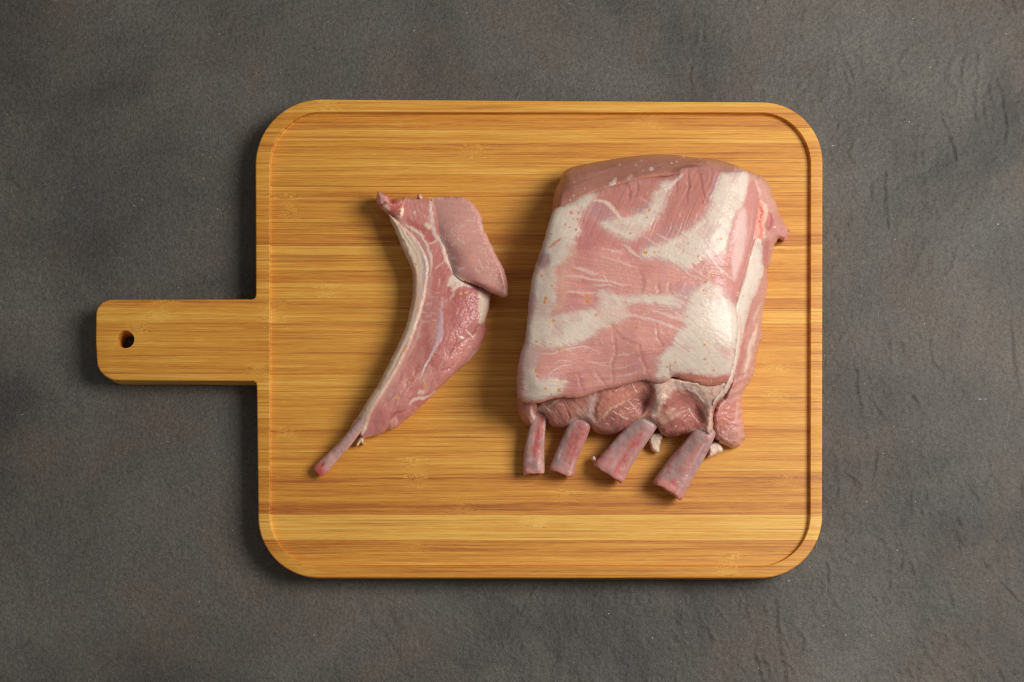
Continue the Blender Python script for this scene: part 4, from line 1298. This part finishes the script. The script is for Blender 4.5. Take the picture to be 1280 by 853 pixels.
# ------------------------------------------------------------------ the single chop
def build_chop():
    c0 = P(545, 400)
    root = thing('pork_rib_chop', (float(c0[0]), float(c0[1]), Z_FLOOR),
                 'single raw pork chop with one thin bare bone, left of the big rack', 'pork chop')
    out = [(486, 260), (492, 249), (507, 247), (530, 247), (545, 250), (556, 280), (566, 330), (580, 346), (598, 356), (611, 364), (614, 367), (613.5, 373), (611.5, 385), (609.5, 394),
           (606, 402), (607.5, 410), (606, 420), (601, 434), (592, 446.5), (580, 457), (569, 466.5), (556, 479), (549, 486), (536, 499.5), (525, 509), (514.5, 519.5), (504, 528),
           (493, 536), (487, 537), (485, 536), (481, 539.5), (473, 544.5), (466, 545), (458, 548), (452, 548), (452, 541), (456, 525), (466, 505), (474, 492), (486, 472), (494, 458), (501, 443), (507.5, 428), (514, 412), (519.5, 396), (524, 380), (528, 364), (530.5, 348), (532, 333), (529, 321),
           (523, 309), (515, 298), (505, 288), (497, 280)]
    hh = tps([(492, 255, 40), (530, 252, 40), (500, 285, 38), (525, 310, 40), (550, 330, 40), (520, 350, 38), (530, 400, 40), (560, 380, 41), (590, 365, 36), (610, 370, 26), (600, 400, 32),
              (570, 420, 40), (604, 415, 24), (590, 440, 26), (540, 450, 40), (560, 470, 30), (510, 420, 36), (490, 460, 36), (500, 490, 38), (530, 495, 27), (470, 500, 34), (480, 520, 32),
              (500, 525, 22), (458, 535, 26), (470, 542, 20)])

    def paint(u, v):
        p = Paint(u, v, srgb(204, 136, 126), 111)
        n = fbm(u / 22, v / 22, 112, 3)
        p.mix(smooth(-0.1, 0.5, n) * 0.75, srgb(186, 108, 102), -0.6)
        p.mix(smooth(0.1, 0.6, fbm(u / 11, v / 17, 118, 3)) * 0.55, srgb(218, 166, 156))
        p.fibre(112, 22, 2.4, 0.10, 0.6)
        p.h += 1.4 * fbm(u / 13, v / 13, 113, 3)
        # upper neck of the chop
        p.poly([(495, 250), (538, 246), (540, 285), (530, 296), (512, 284), (506, 268)], srgb(206, 138, 128), 4, 0.7)
        p.poly([(507, 268), (518, 276), (532, 284), (544, 296), (548, 300), (540, 304), (530, 300), (520, 290), (508, 280)], srgb(190, 104, 98), 3, 0.8, -0.8)
        p.poly([(534, 304), (552, 304), (560, 328), (566, 342), (556, 360), (546, 372), (538, 360), (540, 330)], srgb(194, 116, 108), 4, 0.6, 0.6)
        W = srgb(228, 198, 184)
        p.line([(538, 247), (538.5, 262), (540, 280), (545, 296), (553, 305), (556, 318), (560, 331), (566, 343)], W, 2.3, 1.6, 0.95, 0.5)
        p.line([(502, 279), (521, 295), (536, 320), (537, 348), (531, 382), (521, 414), (508, 445), (493, 474), (472, 507), (460, 535)], srgb(214, 172, 160), 3.0, 5.0, 0.65, taper=False)
        p.line([(505, 279.5), (515, 286), (525, 293), (533, 303), (537, 313), (539.5, 333), (537, 345)], srgb(230, 206, 190), 1.7, 1.3, 0.9, 0.8)
        p.poly([(530, 280), (538, 279), (540, 286), (534, 287)], srgb(234, 208, 186), 1.5, 0.9, 0.6)
        p.line([(535, 305), (543, 304), (547.5, 297.5)], W, 1.3, 1.0, 0.9, 0.4)
        p.line([(524, 288), (527, 294)], W, 1.0, 1.0, 0.6)
        p.line([(544, 336), (550, 332), (556, 327)], W, 1.2, 1.2, 0.7, 0.4)
        p.line([(549, 342), (549.5, 348), (548, 360)], W, 1.1, 1.2, 0.6, 0.4, dash=0.4)
        for a, b in ((517, 266), (520, 260), (524, 254), (528, 268), (532, 258), (514, 272), (534, 272)):
            p.line([(a, b), (a + 2.4, b + 3), (a + 3, b + 6)], srgb(228, 190, 180), 0.8, 1.0, 0.65, 0.5)
        p.line([(500, 250), (514, 252), (530, 249)], srgb(222, 170, 156), 1.6, 1.6, 0.6, 0.3)
        p.poly([(517, 264), (520, 263), (519, 270), (516.5, 268)], WHITE, 0.9, 0.8, 0.5)
        # star of fat below the loin, and the fat at the right shoulder
        p.poly([(563, 343), (570, 345), (578, 348), (587, 353), (596, 362), (588, 359), (579, 357), (570, 362), (564, 366), (566, 358), (559, 358), (562, 350)], srgb(232, 210, 192), 2, 0.95, 1.0)
        p.line([(582, 351), (590, 357), (594, 363)], srgb(170, 138, 152), 1.6, 1.4, 0.7)
        p.line([(570, 362), (566, 370), (563, 375)], W, 1.6, 1.4, 0.8, 0.4)
        p.poly([(566, 354), (571, 353), (570, 359), (566, 359)], srgb(206, 158, 146), 1.8, 0.7, -0.6)
        p.poly([(596, 358), (606, 356), (615, 366), (613.5, 373), (611, 386), (608, 398), (604, 404), (598, 404), (600, 393), (597, 384), (599, 372)], srgb(236, 212, 190), 2, 0.97, 0.8, 0, 2.0)
        p.poly([(569, 366), (584, 360), (597, 366), (598, 390), (592, 410), (576, 424), (566, 410), (562, 386)], srgb(182, 102, 98), 6, 0.85, 1.0)
        p.poly([(553, 376), (563, 380), (568, 410), (570, 430), (556, 448), (544, 446), (552, 420)], srgb(194, 118, 112), 4, 0.6)
        # left tissue, pale and violet
        p.poly([(532, 318), (538, 330), (537, 348), (532, 362), (527, 366), (526, 345), (528, 328)], srgb(200, 160, 156), 4, 0.7)
        p.poly([(522, 388), (534, 372), (548, 372), (551, 390), (540, 400), (526, 410), (518, 410)], srgb(196, 132, 126), 4, 0.7)
        for a, b in ((534, 380), (528, 390), (540, 392), (534, 396), (542, 400), (530, 402), (546, 366), (540, 372)):
            p.line([(a - 3, b + 1), (a, b), (a + 4, b + 0.5)], srgb(226, 188, 178), 0.9, 1.2, 0.7, 0.5)
        # the violet blade of sinew down the middle
        p.line([(553, 373, 0.8), (550, 388, 1.0), (551, 400, 2.4), (551, 414, 3.6), (547, 428, 4.0), (540, 442, 2.0), (537, 448, 1.2), (530, 462, 1.2), (525, 475, 0.8)],
               srgb(206, 172, 172), 2, 1.4, 0.95, 0.8)
        p.line([(549.5, 390), (547, 410), (543, 428)], srgb(196, 160, 162), 3.2, 3.0, 0.5)
        p.line([(540, 441), (536, 449), (530, 461), (526, 472)], WHITE, 1.0, 1.0, 0.8, 0.3)
        p.line([(525, 394), (526, 406), (522, 420), (517, 434), (509, 448)], srgb(222, 184, 174), 1.5, 1.6, 0.8, 0.5)
        # lower lobe and its seams
        p.poly([(598, 408), (607, 412), (601, 433), (580, 456), (560, 474), (548, 484), (546, 470), (562, 446), (570, 436), (582, 427), (592, 419)], srgb(204, 134, 124), 3, 0.8, 1.4)
        p.line([(560, 446), (564, 439), (569, 432), (581, 426), (592, 418), (598, 407)], srgb(160, 82, 78), 1.3, 1.6, 0.7, -2.6)
        p.line([(569.5, 420), (570, 426), (568, 432)], srgb(180, 84, 78), 1.0, 1.0, 0.8, -1.6)
        p.line([(574, 421), (578, 423), (581, 424)], WHITE, 1.8, 1.0, 0.9, 0.8)
        p.line([(583, 413), (587, 418), (590, 420)], WHITE, 1.3, 1.0, 0.9, 0.7)
        p.line([(564, 401), (567, 412), (569, 422)], srgb(166, 84, 80), 0.9, 1.2, 0.6, -1.0, dash=0.4)
        p.line([(550, 463), (559, 462), (567, 456)], srgb(170, 84, 80), 1.4, 1.6, 0.7, -2.0)
        p.line([(549, 461), (553, 453), (558, 448)], srgb(214, 158, 144), 2.0, 2.0, 0.6, 0.6)
        p.line([(603, 430), (592, 445), (578, 457)], srgb(230, 192, 170), 1.4, 1.6, 0.7)
        # lower meat
        p.line([(512, 505), (520, 498), (531, 498), (545, 489)], srgb(232, 202, 184), 2.0, 1.5, 0.9, 0.6)
        p.poly([(520, 492), (526, 486), (533, 490), (525, 495)], srgb(226, 192, 176), 1.8, 0.8, 0.5)
        p.line([(506, 512), (495, 517), (489, 522), (485, 534)], srgb(166, 72, 70), 1.6, 1.6, 0.75, -2.2)
        p.poly([(489, 522), (494, 520), (498, 527), (494, 533), (487, 535), (486, 529)], srgb(220, 160, 146), 1.5, 0.85, 0.8)
        p.line([(494, 520), (498, 527), (493, 535)], W, 0.8, 0.9, 0.7, 0.3)
        p.poly([(500, 524), (520, 507), (534, 499), (538, 498), (524, 511), (504, 529)], srgb(206, 128, 120), 2.5, 0.7, 1.0)
        p.poly([(466, 512), (476, 500), (488, 512), (484, 530), (470, 542), (458, 545), (460, 528)], srgb(198, 124, 118), 4, 0.6, 0.8)
        for a, b in ((489, 503), (492, 500), (496, 508), (508, 490), (512, 484), (505, 478), (518, 478), (500, 494), (480, 508), (523, 470), (515, 470), (486, 496), (503, 486), (511, 497)):
            p.line([(a, b), (a + 2, b - 4), (a + 4, b - 6)], srgb(228, 188, 178), 0.7, 1.0, 0.6, 0.5)
        rng = np.random.RandomState(4)
        for k in range(70):
            a = 470 + 130 * rng.rand()
            b = 365 + 170 * rng.rand()
            L = 1 + 2.4 * rng.rand()
            g = rng.rand() * 3.14
            p.line([(a, b), (a + L * math.cos(g), b + L * math.sin(g))], srgb(226, 182, 174), 0.4, 0.7, 0.5, 0.4, taper=False)
        p.spots([(525, 469, 1.8), (513, 472, 1.2), (511, 478, 1.2), (505, 482, 1.4), (532, 480, 1.6), (532, 484, 1.4), (498, 498, 1.8), (546, 482, 1.1), (487, 503, 1.0), (576, 367, 1.6),
                 (582, 366, 1.6), (526, 457, 1.0)], srgb(222, 166, 84), 1.2, 0.85)
        p.mottle(7, 0.07)
        p.mottle(2.4, 0.08, 3)
        p.h += 0.4 * fbm(u / 3.5, v / 3.5, 117, 3)
        return p
    slab('rib_meat', out, hh, paint, root, M_FLESH, 0.75, lambda u, v: 0.66 + 0.26 * smooth(22, 8, seg_dist(u, v, np.array([(497, 280), (515, 298), (529, 321), (532, 333), (528, 364), (514, 412), (494, 458), (466, 505), (452, 541.0)]), False)), 8, 0.3, 4, seed=111, rough_edge=0.6, relief=0.38)

    # smooth eye of the loin
    def lp(u, v):
        p = Paint(u, v, srgb(214, 158, 146), 121)
        p.fibre(8, 34, 3.0, 0.05, 0.25)
        p.poly([(542, 276), (556, 298), (562, 320), (575, 344), (600, 352), (590, 330), (566, 310), (556, 290)], srgb(192, 132, 128), 6, 0.6)
        p.line([(539.5, 246), (540, 262), (541.5, 280), (547, 296), (555, 305), (557, 318), (562, 333), (568, 345), (580, 351)], srgb(230, 204, 190), 2.2, 2.0, 0.85, 0.4, taper=False)
        p.line([(543, 275), (548, 284), (556, 294)], srgb(186, 140, 150), 1.8, 2.0, 0.6)
        for pts in ([(556, 318), (563, 319)], [(559, 325), (568, 324)], [(563, 334), (574, 336), (578, 335)], [(566, 340), (573, 338)], [(553, 308), (560, 314)], [(547, 292), (556, 300)]):
            p.line(pts, srgb(222, 190, 186), 1.3, 1.4, 0.7, 0.4, taper=False)
        for pts in ([(597, 324), (601, 332), (603, 337)], [(594, 335), (599, 341)], [(582, 276), (592, 277)], [(600, 281), (603, 288)]):
            p.line(pts, srgb(230, 190, 180), 0.8, 0.9, 0.7, 0.4, taper=False)
        rng = np.random.RandomState(8)
        for k in range(170):
            t = rng.rand()
            if k < 110:                       # frayed right edge
                a = np.interp(t, [0, .15, .3, .6, .85, 1], [590, 598, 602, 614, 628, 632]) - 12 * rng.rand() ** 1.5
                b = 256 + 112 * t
            else:
                a, b = 556 + 26 * rng.rand(), 282 + 26 * rng.rand()
            p.spots([(a, b, 0.5 + 0.5 * rng.rand())], srgb(230, 196, 184), 0.8, 0.6, 0.5)
        p.poly([(574, 350), (592, 354), (612, 363), (632, 373), (634, 368), (616, 357), (596, 350)], srgb(186, 112, 104), 2.5, 0.75, 0)
        p.poly([(622, 330), (632, 345), (635, 362), (630, 366), (622, 352)], srgb(190, 122, 112), 4, 0.7)
        p.line([(630, 356), (632, 364), (630, 370)], srgb(220, 178, 160), 1.6, 1.6, 0.7, 0.6)
        p.spots([(592, 327, 1.0), (601, 325, 0.8), (578, 329, 0.7), (606, 297, 0.8), (608, 301, 0.8)], srgb(220, 160, 90), 0.9, 0.7)
        p.mottle(14, 0.05)
        p.mottle(2.2, 0.05, 3)
        return p
    slab('loin_muscle', [(539, 246.5), (555, 246), (569, 246), (578.5, 247), (586, 249.5), (592.5, 255.5), (597.5, 264), (602.5, 272), (604, 286), (613, 303.5), (620, 319), (628, 333),
                         (633, 345), (636, 361), (635, 370), (632, 373.5), (625, 370.5), (614, 366), (603, 360.5), (590, 355), (577, 350.5), (568, 345), (562, 333), (557, 318), (555, 305), (547, 296),
                         (541.5, 280), (540, 262)],
         tps([(542, 248, 37), (544, 285, 37), (555, 312, 37), (565, 340, 37), (580, 352, 40), (580, 250, 44), (600, 280, 47), (560, 300, 45), (570, 340, 44), (600, 335, 50), (625, 340, 50), (634, 366, 44), (600, 357, 47)]), lp, root, M_CUT,
         0.75, lambda u, v: 0.78 + 0.24 * smooth(16, 5, seg_dist(u, v, np.array([(540, 246), (540, 262), (541.5, 280), (547, 296), (555, 305), (557, 318), (562, 333), (568, 345), (580, 351.0)]), False)), 6, 14, 4, seed=121, rough_edge=0.9)

    # pale fat along the curved outer edge
    def fp(u, v):
        p = Paint(u, v, srgb(226, 200, 178), 131)
        p.fibre(0, 1e6, 1e6, 0, 0)
        # fibres that run along the strip
        ctr = np.array([(486, 272), (502, 300), (518, 330), (523, 360), (520, 385), (510, 415), (492, 450), (470, 485), (452, 520), (440, 540)], float)
        d = seg_dist(p.x, p.y, chaikin(ctr, 2, False), False)
        sgn = np.where(p.x - np.interp(p.v, ctr[:, 1], ctr[:, 0]) > 0, 1, -1)
        t = d * sgn
        n = fbm(t / 2.0, p.v / 40, 133, 3)
        p.c *= 1 + 0.11 * n[:, None] * np.array([0.7, 1.0, 1.2])
        p.h += 1.0 * n
        for pts, col, w in (([(505, 303), (510, 318), (517, 340), (519, 365), (515, 390)], srgb(196, 140, 124), 0.9), ([(513, 320), (522, 345), (524, 370), (518, 395)], srgb(226, 160, 138), 1.2),
                            ([(504, 298), (508, 312)], srgb(186, 120, 108), 1.0), ([(520, 300), (528, 320), (530, 345), (526, 372)], srgb(196, 168, 172), 2.2),
                            ([(512, 330), (516, 350), (515, 372), (508, 398)], srgb(186, 146, 130), 0.9), ([(495, 285), (505, 312), (512, 330)], srgb(232, 208, 188), 1.2),
                            ([(527, 315), (533, 330), (532, 350)], srgb(226, 206, 196), 1.6), ([(500, 434), (480, 468), (462, 500)], srgb(230, 206, 182), 2.0),
                            ([(512, 425), (494, 458), (474, 492), (458, 524)], srgb(216, 172, 148), 1.2), ([(460, 497), (453, 510), (446, 523)], srgb(196, 140, 110), 1.2)):
            p.line(pts, col, w, 1.6, 0.7, 0.3 if col[0] > 0.6 else -0.8)
        p.poly([(505, 432), (509, 431), (507, 440), (504, 444), (503, 438)], srgb(220, 152, 118), 1.3, 0.8, -0.8)
        p.line([(450, 521), (444, 529), (439, 534)], srgb(222, 158, 112), 1.6, 1.4, 0.8, -0.8)
        inn = np.array([(502, 279), (511, 285), (521, 295), (530, 308), (536, 320), (539, 333), (537.5, 348), (535, 365), (531, 382), (526.5, 398), (521, 414), (514.5, 430), (508, 445), (501, 460), (493, 474), (480.5, 494), (472, 507), (465, 518), (461.5, 528)], float)
        di = seg_dist(p.x, p.y, inn, False)
        p.mix(smooth(7.5, 0.5, di + 2.5 * fbm(u / 5, v / 5, 139, 3)) * 0.8, srgb(208, 152, 142))
        p.spots([(519, 330, 0.9), (467, 489, 1.0), (520.5, 331, 0.8)], srgb(210, 140, 60), 1, 0.8)
        p.mottle(8, 0.05)
        return p
    slab('fat_edge', [(483, 264), (486, 271), (491.7, 284), (500, 303), (506, 318), (511, 327), (514, 336), (516, 348), (516, 361), (515, 375), (511.5, 392), (508, 406), (503, 418.5),
                      (499.5, 427), (491.5, 443), (483, 460), (476, 475), (467, 489.5), (460.5, 498), (453, 511), (446, 523), (441, 528), (437.5, 534), (440, 538), (446, 540), (452, 546),
                      (457, 540), (461.5, 528), (465, 518), (472, 507), (480.5, 494), (493, 474), (501, 460), (508, 445), (514.5, 430), (521, 414), (526.5, 398), (531, 382), (535, 365), (537.5, 348), (539, 333), (536, 320),
                      (530, 308), (521, 295), (511, 285), (502, 279), (494, 272)],
         tps([(484, 268, 38), (500, 283, 41), (495, 290, 39), (520, 298, 42), (508, 318, 39), (535, 325, 42), (516, 350, 39), (537, 345, 42), (512, 392, 40), (530, 380, 44), (500, 428, 41), (516, 426, 45),
              (480, 466, 41), (500, 460, 45), (460, 500, 39), (478, 496, 44), (466, 515, 40), (441, 530, 25), (455, 535, 31)]), fp, root, M_FAT, 0.75, 0.72, 6, 0.3, 3, seed=131, rough_edge=0.8)

    # knuckle of chine bone at the top left
    def cp(u, v):
        p = Paint(u, v, srgb(206, 132, 122), 141)
        p.h += 2.4 * fbm(u / 6, v / 6, 143, 3)
        p.poly([(471, 240), (477, 241), (482, 252), (474, 258), (470, 250)], srgb(226, 172, 168), 2, 0.9, 1.2)
        p.poly([(478, 242), (487, 247), (487, 254), (481, 252)], srgb(222, 160, 160), 2, 0.85, 0.8)
        p.line([(480, 242), (484, 245), (487, 249)], srgb(196, 62, 58), 1.0, 1.0, 0.8)
        p.line([(474, 256), (480, 257), (483, 253)], srgb(160, 76, 70), 1.4, 1.4, 0.75, -1.6)
        p.poly([(478, 258), (488, 256), (486, 266), (481, 266)], srgb(232, 194, 178), 2, 0.8, 0.6)
        p.poly([(487, 250), (498, 248), (497, 256), (489, 257)], srgb(178, 66, 64), 2, 0.85, -1.0)
        p.poly([(499, 251), (506, 246), (511, 247), (508, 252), (500, 256)], srgb(228, 172, 152), 1.5, 0.9, 1.4)
        p.poly([(487, 258), (502, 256), (503, 263), (495, 268), (490, 270)], srgb(206, 108, 96), 3, 0.85)
        p.line([(485, 265), (492, 272), (499, 277)], srgb(196, 84, 70), 1.2, 1.2, 0.7)
        p.line([(501, 261), (505, 263), (500, 268), (497, 273), (505, 275)], srgb(244, 220, 192), 2.4, 1.4, 0.98, 1.4)
        p.line([(509, 250), (502, 256)], srgb(200, 70, 60), 0.8, 0.9, 0.7)
        p.mottle(4, 0.10)
        return p
    slab('chine_bone', [(472.5, 238.5), (475, 240), (479, 241.5), (483.5, 243.5), (488.5, 250), (493, 248), (500, 249), (505, 246), (509, 246), (511.5, 248.5), (510, 256), (507, 264), (506.5, 277),
                        (497, 277), (489, 272), (482, 266.5), (474.5, 261), (470.5, 254), (469.5, 247)],
         tps([(472, 242, 44), (480, 250, 47), (476, 258, 42), (490, 256, 44), (500, 252, 43), (500, 268, 44), (508, 255, 42), (488, 268, 38), (504, 276, 40)]), cp, root, M_BONE, 0.6, 0.4, 6, 5, 3, 1, 141, 0.8)

    def bit(u, v):
        p = Paint(u, v, srgb(226, 178, 160), 151)
        p.h += 0.8 * fbm(u / 3, v / 3, 152, 3)
        p.mottle(3, 0.08)
        return p
    slab('fat_flap', [(521, 247), (521.5, 243), (525, 242), (528, 245), (529, 249), (524, 251)], lambda u, v: 0 * u + 38, bit, root, M_FAT, 0.5, 0.5, 3, 15, 1, 1, 151)

    def bitc(u, v):
        p = Paint(u, v, srgb(238, 214, 190), 155)
        p.h += 1.0 * fbm(u / 3, v / 3, 156, 3)
        return p
    slab('fat_flap', [(448, 549), (452, 544), (457.5, 542), (458, 546), (453.5, 551), (456, 557), (452, 553.5), (450, 554.5), (447.5, 559), (443.5, 556)],
         lambda u, v: 20 - 0.5 * (v - 545), bitc, root, M_FAT, 0.5, 0.45, 3, 2, 1, 1, 155, 0.5)

    def bcol(S, lat, u, v):
        c = np.empty(S.shape + (3,))
        c[:] = srgb(206, 160, 150)

        def mx(m, col):
            c[...] += (np.asarray(col) - c) * np.clip(m, 0, 1)[..., None]
        n = fbm(u / 5, v / 5, 161, 3)
        mx(np.exp(-((S - .2) / .25) ** 2 - ((lat - .3) / .5) ** 2), srgb(178, 150, 156))
        mx(np.exp(-((lat - .75) / .35) ** 2) * 0.6, srgb(176, 132, 118))
        mx(np.exp(-((lat + .05) / .22) ** 2 - ((S - .55) / .4) ** 2) * 0.8, srgb(226, 190, 184))
        mx(np.exp(-((lat + .3) / .15) ** 2 - ((S - .5) / .3) ** 2) * 0.6 * (0.6 + n), srgb(214, 138, 130))
        mx(smooth(.84, .97, S), srgb(204, 106, 100))
        mx(np.exp(-((S - .87) / .05) ** 2 - ((lat - .25) / .3) ** 2), srgb(172, 52, 54))
        mx(np.exp(-((S - .97) / .04) ** 2 - ((lat + .1) / .4) ** 2) * .8, srgb(206, 76, 74))
        c *= 1 + 0.08 * fbm(u / 2, v / 2, 163, 3)[..., None]
        return c, 0.25 * n
    bone('rib_bone', [(456, 524, 28, 6), (447, 535, 26, 6.4), (433, 553, 20, 7.2), (418, 569, 14, 7.2), (407, 580, 11, 8.4), (400, 587.5, 10, 8.6), (397, 590.5, 9.5, 7.8)],
         bcol, root, M_BONE, 60, 30, 0.8, 161, ragged=0.6)
    return root


build_table()
build_board()
build_rack()
build_chop()
